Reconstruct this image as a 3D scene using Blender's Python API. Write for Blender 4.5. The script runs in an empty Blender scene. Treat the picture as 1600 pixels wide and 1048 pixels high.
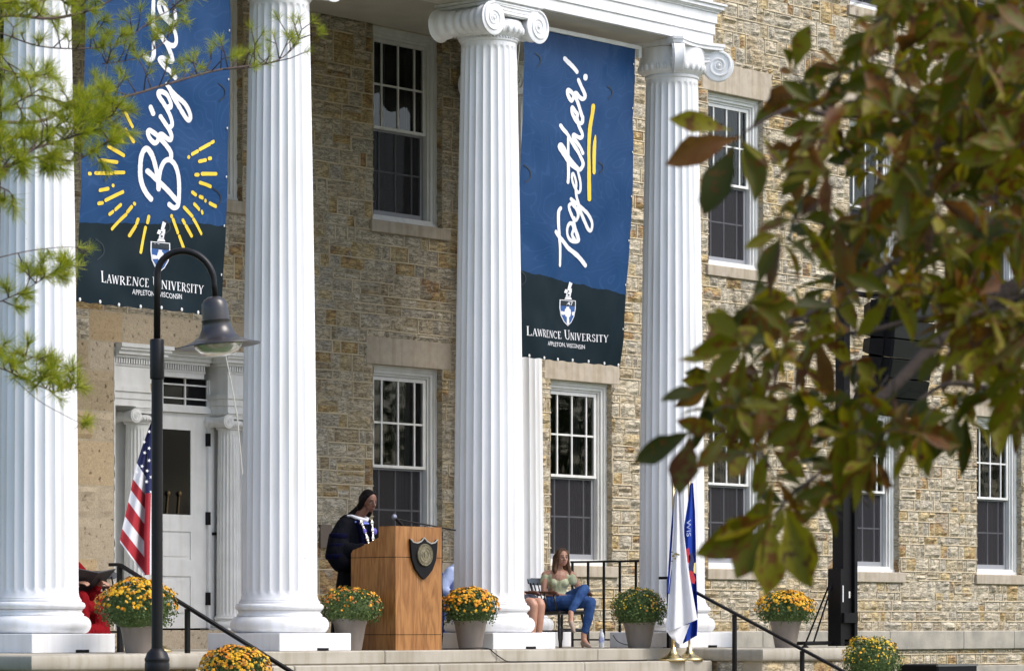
import bpy, math, random
import numpy as np
from mathutils import Vector, Matrix, noise
R = math.radians
sc = bpy.context.scene
col = sc.collection

# ------------------------------------------------------------------ camera, world, sun, exposure
SA, CA = 0.6547, 0.7559            # camera heading relative to the facade
cam = bpy.data.cameras.new('camera'); camo = bpy.data.objects.new('camera', cam); col.objects.link(camo)
camo.location = (0, 0, .264); camo.rotation_euler = (R(90), 0, math.atan2(SA, CA) - R(90))
cam.sensor_width = 36; cam.lens = 5210 / 1600 * 36; cam.shift_y = (977 - 524) / 1600
cam.clip_start = .5; cam.clip_end = 1500
cam.dof.use_dof = True; cam.dof.focus_distance = 37.5; cam.dof.aperture_fstop = 10.5
sc.camera = camo
SUN_AZ = math.atan2(.42, -.9); SUN_EL = R(50)
w = bpy.data.worlds.new('World'); sc.world = w; w.use_nodes = True
sky = w.node_tree.nodes.new('ShaderNodeTexSky'); sky.sky_type = 'NISHITA'; sky.sun_disc = False
sky.sun_elevation = SUN_EL; sky.sun_rotation = SUN_AZ; sky.air_density = 1.0; sky.dust_density = 2.5; sky.ozone_density = 1.0
bg = w.node_tree.nodes['Background']; bg.inputs[1].default_value = .15
w.node_tree.links.new(sky.outputs[0], bg.inputs[0])
sl = bpy.data.lights.new('sun', 'SUN'); sl.energy = 1.2; sl.angle = R(28); sl.color = (1, .97, .93)
so = bpy.data.objects.new('sun', sl); col.objects.link(so)
sd = Vector((math.sin(SUN_AZ) * math.cos(SUN_EL), math.cos(SUN_AZ) * math.cos(SUN_EL), math.sin(SUN_EL)))
so.rotation_euler = sd.to_track_quat('Z', 'Y').to_euler()
sc.view_settings.view_transform = 'Standard'; sc.view_settings.look = 'None'
sc.view_settings.exposure = .95; sc.view_settings.gamma = 1
sc.cycles.max_bounces = 6; sc.cycles.diffuse_bounces = 4; sc.cycles.transparent_max_bounces = 12

# ------------------------------------------------------------------ materials
def mat(name, color, rough=.6, metal=0., spec=.5, var=0., vscale=4., vcol=None, bump=0., bscale=30., bstretch=(1, 1, 1), bdist=.01, sss=0., coat=0., detail=4.):
    m = bpy.data.materials.new(name); m.use_nodes = True; nt = m.node_tree; N = nt.nodes; L = nt.links
    b = N['Principled BSDF']; b.inputs['Roughness'].default_value = rough; b.inputs['Metallic'].default_value = metal
    b.inputs['Specular IOR Level'].default_value = spec; b.inputs['Base Color'].default_value = (*color, 1)
    if coat: b.inputs['Coat Weight'].default_value = coat; b.inputs['Coat Roughness'].default_value = .15
    tc = N.new('ShaderNodeTexCoord')
    if var or vcol:
        n = N.new('ShaderNodeTexNoise'); n.inputs['Scale'].default_value = vscale; n.inputs['Detail'].default_value = 6
        L.new(tc.outputs['Object'], n.inputs['Vector'])
        mx = N.new('ShaderNodeMix'); mx.data_type = 'RGBA'
        rp = N.new('ShaderNodeValToRGB'); rp.color_ramp.elements[0].position = .35; rp.color_ramp.elements[1].position = .68
        L.new(n.outputs[0], rp.inputs[0]); L.new(rp.outputs[0], mx.inputs[0])
        mx.inputs[6].default_value = (*color, 1)
        c2 = vcol if vcol else tuple(x * (1 - var) for x in color)
        mx.inputs[7].default_value = (*c2, 1)
        L.new(mx.outputs[2], b.inputs['Base Color'])
    if bump:
        mp = N.new('ShaderNodeMapping'); mp.inputs['Scale'].default_value = bstretch
        n2 = N.new('ShaderNodeTexNoise'); n2.inputs['Scale'].default_value = bscale; n2.inputs['Detail'].default_value = detail
        L.new(tc.outputs['Object'], mp.inputs[0]); L.new(mp.outputs[0], n2.inputs['Vector'])
        bp = N.new('ShaderNodeBump'); bp.inputs['Strength'].default_value = bump; bp.inputs['Distance'].default_value = bdist
        L.new(n2.outputs[0], bp.inputs['Height']); L.new(bp.outputs[0], b.inputs['Normal'])
    return m

def ramp(nt, stops, interp='LINEAR'):
    r = nt.nodes.new('ShaderNodeValToRGB'); cr = r.color_ramp; cr.interpolation = interp
    while len(cr.elements) < len(stops): cr.elements.new(.5)
    for e, (p, c) in zip(cr.elements, stops): e.position = p; e.color = (*c, 1)
    return r

def stone_mat(name, stops, dark=.45, bstr=1.0, sc_=9., stretch=(1, 1, 2.6), spots=0.):
    """coursed limestone: a colour per block, layered cracks darkened in narrow bands"""
    m = bpy.data.materials.new(name); m.use_nodes = True; nt = m.node_tree; N = nt.nodes; L = nt.links
    b = N['Principled BSDF']; b.inputs['Roughness'].default_value = .9; b.inputs['Specular IOR Level'].default_value = .25
    g = N.new('ShaderNodeNewGeometry'); rp = ramp(nt, stops)
    tc = N.new('ShaderNodeTexCoord')
    n0 = N.new('ShaderNodeTexNoise'); n0.inputs['Scale'].default_value = 3.5; n0.inputs['Detail'].default_value = 8
    L.new(tc.outputs['Object'], n0.inputs['Vector'])
    a = N.new('ShaderNodeMath'); a.operation = 'MULTIPLY_ADD'; a.inputs[1].default_value = .55; a.inputs[2].default_value = -.27
    L.new(n0.outputs[0], a.inputs[0])
    s = N.new('ShaderNodeMath'); s.operation = 'ADD'; L.new(g.outputs['Random Per Island'], s.inputs[0]); L.new(a.outputs[0], s.inputs[1])
    L.new(s.outputs[0], rp.inputs[0])
    mp = N.new('ShaderNodeMapping'); mp.inputs['Scale'].default_value = stretch; L.new(tc.outputs['Object'], mp.inputs[0])
    n1 = N.new('ShaderNodeTexNoise'); n1.inputs['Scale'].default_value = sc_; n1.inputs['Detail'].default_value = 9; n1.inputs['Roughness'].default_value = .62
    n1.inputs['Distortion'].default_value = .15
    L.new(mp.outputs[0], n1.inputs['Vector'])
    # cracks: narrow dark bands where the layered noise crosses its middle
    ab = N.new('ShaderNodeMath'); ab.operation = 'SUBTRACT'; ab.inputs[1].default_value = .5; L.new(n1.outputs[0], ab.inputs[0])
    ab2 = N.new('ShaderNodeMath'); ab2.operation = 'ABSOLUTE'; L.new(ab.outputs[0], ab2.inputs[0])
    cr = ramp(nt, [(0, (dark,) * 3), (.03, (.72,) * 3), (.07, (1, 1, 1))]); L.new(ab2.outputs[0], cr.inputs[0])
    n3 = N.new('ShaderNodeTexNoise'); n3.inputs['Scale'].default_value = 45; n3.inputs['Detail'].default_value = 6; L.new(tc.outputs['Object'], n3.inputs['Vector'])
    gr = ramp(nt, [(.3, (.72, .72, .73)), (.62, (1.08, 1.07, 1.04))]); L.new(n3.outputs[0], gr.inputs[0])
    m1 = N.new('ShaderNodeMix'); m1.data_type = 'RGBA'; m1.blend_type = 'MULTIPLY'; m1.inputs[0].default_value = 1
    L.new(rp.outputs[0], m1.inputs[6]); L.new(cr.outputs[0], m1.inputs[7])
    m2 = N.new('ShaderNodeMix'); m2.data_type = 'RGBA'; m2.blend_type = 'MULTIPLY'; m2.inputs[0].default_value = .8
    L.new(m1.outputs[2], m2.inputs[6]); L.new(gr.outputs[0], m2.inputs[7])
    L.new(m2.outputs[2], b.inputs['Base Color'])
    bp = N.new('ShaderNodeBump'); bp.inputs['Strength'].default_value = bstr; bp.inputs['Distance'].default_value = .03
    L.new(n1.outputs[0], bp.inputs['Height'])
    bp2 = N.new('ShaderNodeBump'); bp2.inputs['Strength'].default_value = .5; bp2.inputs['Distance'].default_value = .006
    L.new(n3.outputs[0], bp2.inputs['Height']); L.new(bp.outputs[0], bp2.inputs['Normal'])
    L.new(bp2.outputs[0], b.inputs['Normal'])
    return m

M = {}
M['stone'] = stone_mat('limestone_blocks', [(0, (.43, .34, .215)), (.14, (.57, .49, .355)), (.32, (.48, .43, .345)), (.52, (.64, .565, .43)), (.74, (.54, .465, .34)), (.88, (.58, .455, .25)), (.955, (.50, .345, .16)), (.985, (.32, .19, .10)), (1, (.42, .35, .25))], dark=.36, sc_=7, stretch=(.8, 1, 3.2))
M['mortar'] = mat('mortar', (.46, .39, .28), .9, spec=.2, var=.22, vscale=7, bump=.4, bscale=60)
M['pointing'] = mat('ribbon_pointing', (.66, .56, .40), .85, spec=.2, var=.18, vscale=4, bump=.3, bscale=80)
M['granite'] = mat('tooled_limestone', (.47, .405, .32), .88, spec=.25, var=.0, vcol=(.40, .34, .27), vscale=10, bump=.5, bscale=70, bdist=.004)
def pitted(name, stops):
    m = bpy.data.materials.new(name); m.use_nodes = True; nt = m.node_tree; N = nt.nodes; L = nt.links
    b = N['Principled BSDF']; b.inputs['Roughness'].default_value = .9; b.inputs['Specular IOR Level'].default_value = .2
    g = N.new('ShaderNodeNewGeometry'); rp = ramp(nt, stops); L.new(g.outputs['Random Per Island'], rp.inputs[0]); tc = N.new('ShaderNodeTexCoord')
    n = N.new('ShaderNodeTexNoise'); n.inputs['Scale'].default_value = 16; n.inputs['Detail'].default_value = 5; L.new(tc.outputs['Object'], n.inputs['Vector'])
    r2 = ramp(nt, [(.60, (1, 1, 1)), (.70, (.35, .33, .3))]); L.new(n.outputs[0], r2.inputs[0])
    n3 = N.new('ShaderNodeTexNoise'); n3.inputs['Scale'].default_value = 60; n3.inputs['Detail'].default_value = 6; L.new(tc.outputs['Object'], n3.inputs['Vector'])
    r3 = ramp(nt, [(.3, (.78, .77, .76)), (.65, (1.05, 1.05, 1.04))]); L.new(n3.outputs[0], r3.inputs[0])
    m1 = N.new('ShaderNodeMix'); m1.data_type = 'RGBA'; m1.blend_type = 'MULTIPLY'; m1.inputs[0].default_value = 1; L.new(rp.outputs[0], m1.inputs[6]); L.new(r2.outputs[0], m1.inputs[7])
    m2 = N.new('ShaderNodeMix'); m2.data_type = 'RGBA'; m2.blend_type = 'MULTIPLY'; m2.inputs[0].default_value = 1; L.new(m1.outputs[2], m2.inputs[6]); L.new(r3.outputs[0], m2.inputs[7]); L.new(m2.outputs[2], b.inputs['Base Color'])
    bp = N.new('ShaderNodeBump'); bp.inputs['Strength'].default_value = .7; bp.inputs['Distance'].default_value = .012; bp.invert = True; L.new(n.outputs[0], bp.inputs['Height']); L.new(bp.outputs[0], b.inputs['Normal'])
    return m
M['pit'] = pitted('pitted_limestone', [(0, (.36, .285, .185)), (.3, (.50, .41, .29)), (.55, (.40, .335, .25)), (.8, (.52, .44, .33)), (1, (.46, .33, .18))])
M['oldstone'] = mat('weathered_band_stone', (.42, .385, .32), .9, spec=.2, vcol=(.27, .25, .215), vscale=3, bump=.5, bscale=40, bdist=.008)
M['paint'] = mat('white_column_paint', (.81, .81, .82), .45, spec=.35, var=.07, vscale=1.1, bump=.06, bscale=9, bdist=.01)
def streaked(m, amount=.10):
    nt = m.node_tree; N = nt.nodes; L = nt.links; b = N['Principled BSDF']; src = b.inputs['Base Color'].links[0].from_socket
    tc = N.new('ShaderNodeTexCoord'); mp = N.new('ShaderNodeMapping'); mp.inputs['Scale'].default_value = (7, 7, .45); L.new(tc.outputs['Object'], mp.inputs[0])
    n = N.new('ShaderNodeTexNoise'); n.inputs['Scale'].default_value = 1.6; n.inputs['Detail'].default_value = 8; L.new(mp.outputs[0], n.inputs['Vector'])
    r = ramp(nt, [(.45, (1, 1, 1)), (.72, (1 - amount, 1 - amount * 1.1, 1 - amount * 1.5))]); L.new(n.outputs[0], r.inputs[0])
    n2 = N.new('ShaderNodeTexNoise'); n2.inputs['Scale'].default_value = 38; n2.inputs['Detail'].default_value = 3; L.new(tc.outputs['Object'], n2.inputs['Vector'])
    r2 = ramp(nt, [(.73, (1, 1, 1)), (.78, (.72, .70, .66))]); L.new(n2.outputs[0], r2.inputs[0])
    mx = N.new('ShaderNodeMix'); mx.data_type = 'RGBA'; mx.blend_type = 'MULTIPLY'; mx.inputs[0].default_value = 1; L.new(src, mx.inputs[6]); L.new(r.outputs[0], mx.inputs[7])
    m3 = N.new('ShaderNodeMix'); m3.data_type = 'RGBA'; m3.blend_type = 'MULTIPLY'; m3.inputs[0].default_value = 1; L.new(mx.outputs[2], m3.inputs[6]); L.new(r2.outputs[0], m3.inputs[7])
    L.new(m3.outputs[2], b.inputs['Base Color'])
streaked(M['paint'])
M['trim'] = mat('white_trim_paint', (.74, .74, .72), .5, spec=.4, var=.1, vscale=5, bump=.1, bscale=20)
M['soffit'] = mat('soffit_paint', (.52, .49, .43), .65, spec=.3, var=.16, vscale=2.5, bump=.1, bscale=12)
M['sash'] = mat('grey_storm_sash', (.27, .275, .295), .45, spec=.4)
M['concrete'] = mat('pale_step_stone', (.44, .405, .34), .88, spec=.2, vcol=(.35, .315, .255), vscale=2.2, bump=.35, bscale=45, bdist=.004)
M['black'] = mat('black_metal_paint', (.008, .007, .008), .45, spec=.18, var=.3, vscale=12)
M['bronze'] = mat('lamp_bronze_paint', (.011, .009, .0095), .40, spec=.28, var=.25, vscale=6, bump=.05, bscale=60)
M['old_brass'] = mat('old_brass', (.16, .11, .05), .45, metal=.8)
M['dark'] = mat('dark_interior', (.008, .008, .008), .9)
M['curtain'] = mat('curtain_cloth', (.03, .031, .028), .9, var=.2, vscale=6)
M['gold'] = mat('polished_brass', (.75, .58, .28), .25, metal=1.)
M['wire'] = mat('pale_cord', (.6, .58, .52), .7)
M['pot'] = mat('taupe_plastic_pot', (.235, .20, .175), .55, spec=.4, var=.12, vscale=7)
M['soil'] = mat('soil', (.03, .02, .015), .95)
M['grass'] = mat('lawn_grass', (.07, .11, .03), .9, vcol=(.045, .075, .02), vscale=3, bump=1, bscale=90, bdist=.03)

streaked(M['concrete'], .18); streaked(M['granite'], .22); streaked(M['trim'], .09); streaked(M['pot'], .2)
def glass_mat(name, rough=.02, tint=(.9, .95, .93), refl=1.0):
    m = bpy.data.materials.new(name); m.use_nodes = True; nt = m.node_tree; N = nt.nodes; L = nt.links
    N.remove(N['Principled BSDF']); out = N['Material Output']
    tr = N.new('ShaderNodeBsdfTransparent'); tr.inputs[0].default_value = (*tint, 1)
    gl = N.new('ShaderNodeBsdfGlossy'); gl.inputs['Roughness'].default_value = rough
    fr = N.new('ShaderNodeFresnel'); fr.inputs[0].default_value = 1.5
    tc = N.new('ShaderNodeTexCoord'); n = N.new('ShaderNodeTexNoise'); n.inputs['Scale'].default_value = 1.3; n.inputs['Detail'].default_value = 2
    L.new(tc.outputs['Object'], n.inputs['Vector'])
    bp = N.new('ShaderNodeBump'); bp.inputs['Strength'].default_value = .06; bp.inputs['Distance'].default_value = .02
    L.new(n.outputs[0], bp.inputs['Height']); L.new(bp.outputs[0], gl.inputs['Normal'])
    mu = N.new('ShaderNodeMath'); mu.operation = 'MULTIPLY'; mu.inputs[1].default_value = refl; mu.use_clamp = True
    L.new(fr.outputs[0], mu.inputs[0])
    mx = N.new('ShaderNodeMixShader'); L.new(mu.outputs[0], mx.inputs[0]); L.new(tr.outputs[0], mx.inputs[1]); L.new(gl.outputs[0], mx.inputs[2])
    L.new(mx.outputs[0], out.inputs[0])
    return m
M['glass'] = glass_mat('window_glass', refl=.95)
M['screen'] = glass_mat('screened_glass', .05, (.5, .52, .55), .45)
def mesh_screen():
    m = bpy.data.materials.new('insect_screen'); m.use_nodes = True; nt = m.node_tree; N = nt.nodes; L = nt.links; N.remove(N['Principled BSDF'])
    tr = N.new('ShaderNodeBsdfTransparent'); df = N.new('ShaderNodeBsdfDiffuse'); df.inputs[0].default_value = (.060, .058, .064, 1); mx = N.new('ShaderNodeMixShader'); mx.inputs[0].default_value = .5
    L.new(tr.outputs[0], mx.inputs[1]); L.new(df.outputs[0], mx.inputs[2]); L.new(mx.outputs[0], N['Material Output'].inputs[0]); return m
M['mesh'] = mesh_screen()

# ------------------------------------------------------------------ mesh helpers
def worg(p):
    o = Vector((0, 0, 0))
    while p is not None: o += p.location; p = p.parent
    return o

class MB:
    def __init__(s): s.v = []; s.f = []; s.m = []; s.k = 0; s.mats = []
    def use(s, k): s.k = k; return s
    def add(s, vs, fs, k=None):
        n = len(s.v); s.v.extend([tuple(x) for x in vs]); s.f.extend([tuple(i + n for i in f) for f in fs]); s.m.extend([s.k if k is None else k] * len(fs)); return s
    def box(s, x0, x1, y0, y1, z0, z1):
        vs = [(x, y, z) for z in (z0, z1) for y in (y0, y1) for x in (x0, x1)]
        return s.add(vs, [(0, 2, 3, 1), (4, 5, 7, 6), (0, 1, 5, 4), (2, 6, 7, 3), (0, 4, 6, 2), (1, 3, 7, 5)])
    def bbox(s, x0, x1, y0, y1, z0, z1, b=.01):
        """box with chamfered vertical and top edges"""
        def ring(e, z): return [(x0 + e, y0, z), (x1 - e, y0, z), (x1, y0 + e, z), (x1, y1 - e, z), (x1 - e, y1, z), (x0 + e, y1, z), (x0, y1 - e, z), (x0, y0 + e, z)]
        def inset(z): return [(x0 + b * 1.7, y0 + b, z), (x1 - b * 1.7, y0 + b, z), (x1 - b, y0 + b * 1.7, z), (x1 - b, y1 - b * 1.7, z), (x1 - b * 1.7, y1 - b, z), (x0 + b * 1.7, y1 - b, z), (x0 + b, y1 - b * 1.7, z), (x0 + b, y0 + b * 1.7, z)]
        return s.rings([inset(z0), ring(b, z0 + b), ring(b, z1 - b), inset(z1)])
    def rings(s, rs, cap=True, closed=True):
        n = len(rs[0]); vs = [p for r in rs for p in r]; fs = []
        for i in range(len(rs) - 1):
            for j in range(n if closed else n - 1):
                a = i * n + j; b = i * n + (j + 1) % n; fs.append((a, b, b + n, a + n))
        if cap: fs.append(tuple(range(n - 1, -1, -1))); fs.append(tuple(range((len(rs) - 1) * n, len(rs) * n)))
        return s.add(vs, fs)
    def lathe(s, prof, c=(0, 0), n=32, axis='z', cap=True):
        rs = []
        for r, z in prof:
            ring = []
            for i in range(n):
                a = 2 * math.pi * i / n; p = (r * math.cos(a), r * math.sin(a))
                if axis == 'z': ring.append((c[0] + p[0], c[1] + p[1], z))
                elif axis == 'y': ring.append((c[0] + p[0], z, c[1] - p[1]))
                else: ring.append((z, c[0] + p[0], c[1] + p[1]))
            rs.append(ring)
        return s.rings(rs, cap)
    def tube(s, pts, r, n=8, cap=True):
        pts = [Vector(p) for p in pts]; rr = r if isinstance(r, (list, tuple)) else [r] * len(pts)
        rs = []; up = None
        for i, p in enumerate(pts):
            d = (pts[min(i + 1, len(pts) - 1)] - pts[max(i - 1, 0)])
            if d.length < 1e-9: d = Vector((0, 0, 1))
            d.normalize()
            if up is None: up = Vector((0, 0, 1)) if abs(d.z) < .9 else Vector((1, 0, 0))
            x = up - d * up.dot(d)
            if x.length < 1e-6: x = d.orthogonal()
            x.normalize(); y = d.cross(x); up = x
            rs.append([tuple(p + (x * math.cos(2 * math.pi * k / n) + y * math.sin(2 * math.pi * k / n)) * rr[i]) for k in range(n)])
        return s.rings(rs, cap)
    def ell(s, c, r, n=12, m=8, rot=None):
        vs = []; fs = []
        for i in range(m + 1):
            th = math.pi * i / m
            for j in range(n):
                a = 2 * math.pi * j / n
                v = Vector((r[0] * math.sin(th) * math.cos(a), r[1] * math.sin(th) * math.sin(a), r[2] * math.cos(th)))
                if rot is not None: v = rot @ v
                vs.append((c[0] + v.x, c[1] + v.y, c[2] + v.z))
        for i in range(m):
            for j in range(n):
                a = i * n + j; b = i * n + (j + 1) % n
                fs.append((a, a + n, b + n, b))
        return s.add(vs, fs)
    def prism(s, poly, y0, y1, tf=None):
        """polygon in (x,z) extruded along y"""
        n = len(poly); vs = [(x, y0, z) for x, z in poly] + [(x, y1, z) for x, z in poly]
        if tf: vs = [tf(v) for v in vs]
        fs = [tuple(range(n)), tuple(range(2 * n - 1, n - 1, -1))] + [(i, i + n, (i + 1) % n + n, (i + 1) % n) for i in range(n)]
        return s.add(vs, fs)
    def inst(s, tv, tf, mats4):
        """numpy instancing of a small template, merged into this mesh"""
        tv = np.array(tv, float); n = len(tv)
        for Mx in mats4:
            A = np.array(Mx); p = tv @ A[:3, :3].T + A[:3, 3]
            k = len(s.v); s.v.extend(map(tuple, p)); s.f.extend([tuple(i + k for i in f) for f in tf]); s.m.extend([s.k] * len(tf))
        return s
    def build(s, name, ms, parent=None, smooth=False, angle=None):
        me = bpy.data.meshes.new(name); o = worg(parent)
        vs = s.v if o.length == 0 else [(x - o.x, y - o.y, z - o.z) for x, y, z in s.v]
        me.from_pydata(vs, [], s.f)
        ms = ms if isinstance(ms, (list, tuple)) else [ms]
        for m_ in ms: me.materials.append(m_)
        if len(ms) > 1: me.polygons.foreach_set('material_index', s.m)
        if smooth or angle: me.polygons.foreach_set('use_smooth', [True] * len(me.polygons))
        if angle: me.set_sharp_from_angle(angle=R(angle))
        me.update()
        ob = bpy.data.objects.new(name, me); col.objects.link(ob)
        if parent is not None: ob.parent = parent
        return ob

def tag(o, label=None, cat=None, group=None, kind=None):
    if label: o['label'] = label
    if cat: o['category'] = cat
    if group: o['group'] = group
    if kind: o['kind'] = kind
    return o
def empty(name, loc=(0, 0, 0), rz=0, label=None, cat=None, group=None):
    o = bpy.data.objects.new(name, None); col.objects.link(o); o.location = loc; o.rotation_euler = (0, 0, rz); o.empty_display_size = .1
    return tag(o, label, cat, group)
def copy_tree(o, parent=None):
    c = o.copy(); col.objects.link(c); c.parent = parent
    for ch in [x for x in bpy.data.objects if x.parent == o]: copy_tree(ch, c)
    return c
def ray(x, y, t):
    """point at photo pixel (x, y) and camera depth t"""
    q = (x - 800) / 5210
    return Vector((t * (CA + SA * q), t * (SA - CA * q), .264 + t * (977 - y) / 5210))
def onY(x, y, Y):
    q = (x - 800) / 5210; return ray(x, y, Y / (SA - CA * q))

YW = 27.94            # plane of the facade
XC = 26.68            # centre of the portico and the door
COLX = [21.65, 25.0, 28.35, 31.7]; COLY = 24.9

# ------------------------------------------------------------------ ground
g = MB(); g.add([(-300, -300, -1.35), (400, -300, -1.35), (400, 400, -1.35), (-300, 400, -1.35)], [(0, 1, 2, 3)])
tag(g.build('lawn', M['grass']), kind='structure')
g = MB(); g.box(23, 30.6, -10, 21.2, -1.4, -1.335); tag(g.build('path', M['concrete']), kind='structure')

# ------------------------------------------------------------------ the building
hall = empty('stone_hall', (XC, YW, 0), label='large pale limestone hall with white windows and a white columned portico', cat='building')

WX = [30.29 + 3.355 * k for k in range(-2, 6)]
LOW = (1.05, 3.46); UP = (5.22, 7.61); TOP = (9.25, 11.4)
wins = []   # centre x, z0, z1, floor
for k, x in zip(range(-2, 6), WX):
    if k == -1: wins.append((x - .13, *UP, 'upper')); continue
    wins.append((x, *LOW, 'lower')); wins.append((x, *UP, 'upper'))
    if k >= 2: wins.append((x, *TOP, 'top'))
HW = .63
WX0, WX1, WZ0, WZ1 = 18.0, 48.5, -1.6, 11.9
open_ = [(x - HW, x + HW, z0, z1) for x, z0, z1, f in wins]
DX0, DX1, DZ1 = 25.42, 27.94, 3.45
open_.append((DX0, DX1, -.5, DZ1))
trimr = []
for x, z0, z1, f in wins:
    trimr.append((x - HW - .06, x + HW + .12, z0 - .15, z0)); trimr.append((x - HW - .12, x + HW + (.16 if f != 'upper' else .2), z1, z1 + (.33 if f == 'lower' else .4)))
piers = [(24.6, DX0), (DX1, 28.35)]
for a, b in piers: trimr.append((a, b, .2, DZ1))
trimr.append((25.05, 28.32, DZ1, DZ1 + .34))
BAND = [(-.09, .19), (-.62, -.34)]
for a, b in BAND: trimr.append((WX0, WX1, a, b))

def cut(rects, hole):
    out = []; hx0, hx1, hz0, hz1 = hole
    for x0, x1, z0, z1 in rects:
        if hx0 >= x1 or hx1 <= x0 or hz0 >= z1 or hz1 <= z0: out.append((x0, x1, z0, z1)); continue
        if z0 < hz0: out.append((x0, x1, z0, hz0))
        if z1 > hz1: out.append((x0, x1, hz1, z1))
        a, b = max(z0, hz0), min(z1, hz1)
        if x0 < hx0: out.append((x0, hx0, a, b))
        if x1 > hx1: out.append((hx1, x1, a, b))
    return out
rnd = random.Random(7)
blocks = []; ribs = []
z = WZ0
while z < WZ1 - .05:
    h1, h2 = rnd.uniform(.115, .215), rnd.uniform(.11, .21); zm_ = z + h1; ze = min(z + h1 + h2, WZ1); x = WX0 - rnd.random() * .3
    while x < WX1:
        wd = rnd.uniform(.3, 1.1); t = rnd.random()
        if t < .20: blocks.append((x, x + wd * .45, z, ze)); wd *= .45
        else:
            ribs.append((x, x + wd, zm_))
            for a, b in ((z, zm_), (zm_, ze)):
                xx = x
                while xx < x + wd - .01:
                    w2 = min(rnd.choice([rnd.uniform(.12, .24), rnd.uniform(.2, .46)]), x + wd - xx)
                    if x + wd - xx - w2 < .09: w2 = x + wd - xx
                    if rnd.random() < .16 and w2 > .16:
                        q = a + (b - a) * rnd.uniform(.35, .65); blocks.append((xx, xx + w2, a, q)); blocks.append((xx, xx + w2, q, b))
                    else: blocks.append((xx, xx + w2, a, b))
                    xx += w2
        x += wd
    if rnd.random() < .93: ribs.append((WX0, WX1, ze))
    z = ze
near = []
for b in blocks:
    rs = [b]
    for h in open_ + trimr: rs = cut(rs, h)
    near += [r for r in rs if r[1] - r[0] > .035 and r[3] - r[2] > .035]
def rough_block(mb, x0, x1, z0, z1, y=YW, j=.0075, bulge=.03, cell=.055, edgej=True):
    x0 += j; x1 -= j; z0 += j * .8; z1 -= j * .8
    if x1 - x0 < .015 or z1 - z0 < .015: return
    nx = max(2, int((x1 - x0) / cell) + 1); nz = max(2, int((z1 - z0) / cell) + 1)
    bl = bulge * rnd.uniform(.5, 1.5); tx = rnd.uniform(-.02, .02); tz = rnd.uniform(-.03, .03); sd_ = rnd.random() * 50
    vs = []; xm = (x0 + x1) / 2; zm = (z0 + z1) / 2
    for i in range(nz + 1):
        for k in range(nx + 1):
            X = x0 + (x1 - x0) * k / nx; Z = z0 + (z1 - z0) * i / nz
            edge = i in (0, nz) or k in (0, nx)
            d = .003 if edge else max(.004, .008 + bl * .55 + bl * .9 * noise.noise(Vector((X * 7, sd_, Z * 15))) + tx * (X - xm) / .3 + tz * (Z - zm) / .2)
            if edge: X += .006 * noise.noise(Vector((X * 20, sd_, Z * 20))); Z += .006 * noise.noise(Vector((X * 20, sd_ + 9, Z * 20)))
            vs.append((X, y - d, Z))
    fs = [(i * (nx + 1) + k, i * (nx + 1) + k + 1, (i + 1) * (nx + 1) + k + 1, (i + 1) * (nx + 1) + k) for i in range(nz) for k in range(nx)]
    mb.add(vs, fs)
st = MB()
for r in near: rough_block(st, *r)
# raised ribbon pointing along the beds and some of the upright joints
rb = MB()
def ribbon(x0, x1, z0, z1):
    rs_ = [(x0, x1, z0, z1)]
    for h in open_ + trimr: rs_ = cut(rs_, h)
    for a, b, c, d in rs_:
        if d - c < .006 or b - a < .006: continue
        if b - a > d - c:
            n = max(1, int((b - a) / .35)); 
            for i in range(n):
                if rnd.random() < .24: continue
                X0_, X1_ = a + (b - a) * i / n, a + (b - a) * (i + 1) / n; e = rnd.uniform(-.002, .002); y = YW - .017 - rnd.uniform(0, .005)
                rb.add([(X0_, y, c + e), (X1_, y, c + e), (X1_, y, d + e), (X0_, y, d + e), (X0_, YW, c + e - .003), (X1_, YW, c + e - .003), (X1_, YW, d + e + .003), (X0_, YW, d + e + .003)], [(0, 1, 2, 3), (4, 5, 1, 0), (3, 2, 6, 7)])
        else:
            y = YW - .016; rb.add([(a, y, c), (b, y, c), (b, y, d), (a, y, d), (a - .003, YW, c), (b + .003, YW, c), (b + .003, YW, d), (a - .003, YW, d)], [(0, 1, 2, 3), (4, 0, 3, 7), (1, 5, 6, 2)])
for x0, x1, zz in ribs: ribbon(x0, x1, zz - .0062, zz + .0062)
for b in blocks:
    if rnd.random() < .38 and WX0 < b[0] < WX1: ribbon(b[0] - .0052, b[0] + .0052, b[2] + .007, b[3] - .007)
# mortar plane and the reveals of the openings
rs = [(WX0, WX1, WZ0, WZ1)]
for h in open_: rs = cut(rs, h)
mo = MB()
for x0, x1, z0, z1 in rs: mo.add([(x0, YW - .002, z0), (x1, YW - .002, z0), (x1, YW - .002, z1), (x0, YW - .002, z1)], [(0, 1, 2, 3)])
# core of the building
mo.add([(WX0, YW, WZ0), (WX0, YW + 13, WZ0), (WX0, YW + 13, WZ1), (WX0, YW, WZ1)], [(0, 1, 2, 3)])
mo.add([(WX1, YW, WZ0), (WX1, YW + 13, WZ0), (WX1, YW + 13, WZ1), (WX1, YW, WZ1)], [(3, 2, 1, 0)])
mo.add([(WX0, YW + 13, WZ0), (WX1, YW + 13, WZ0), (WX1, YW + 13, WZ1), (WX0, YW + 13, WZ1)], [(3, 2, 1, 0)])
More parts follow.
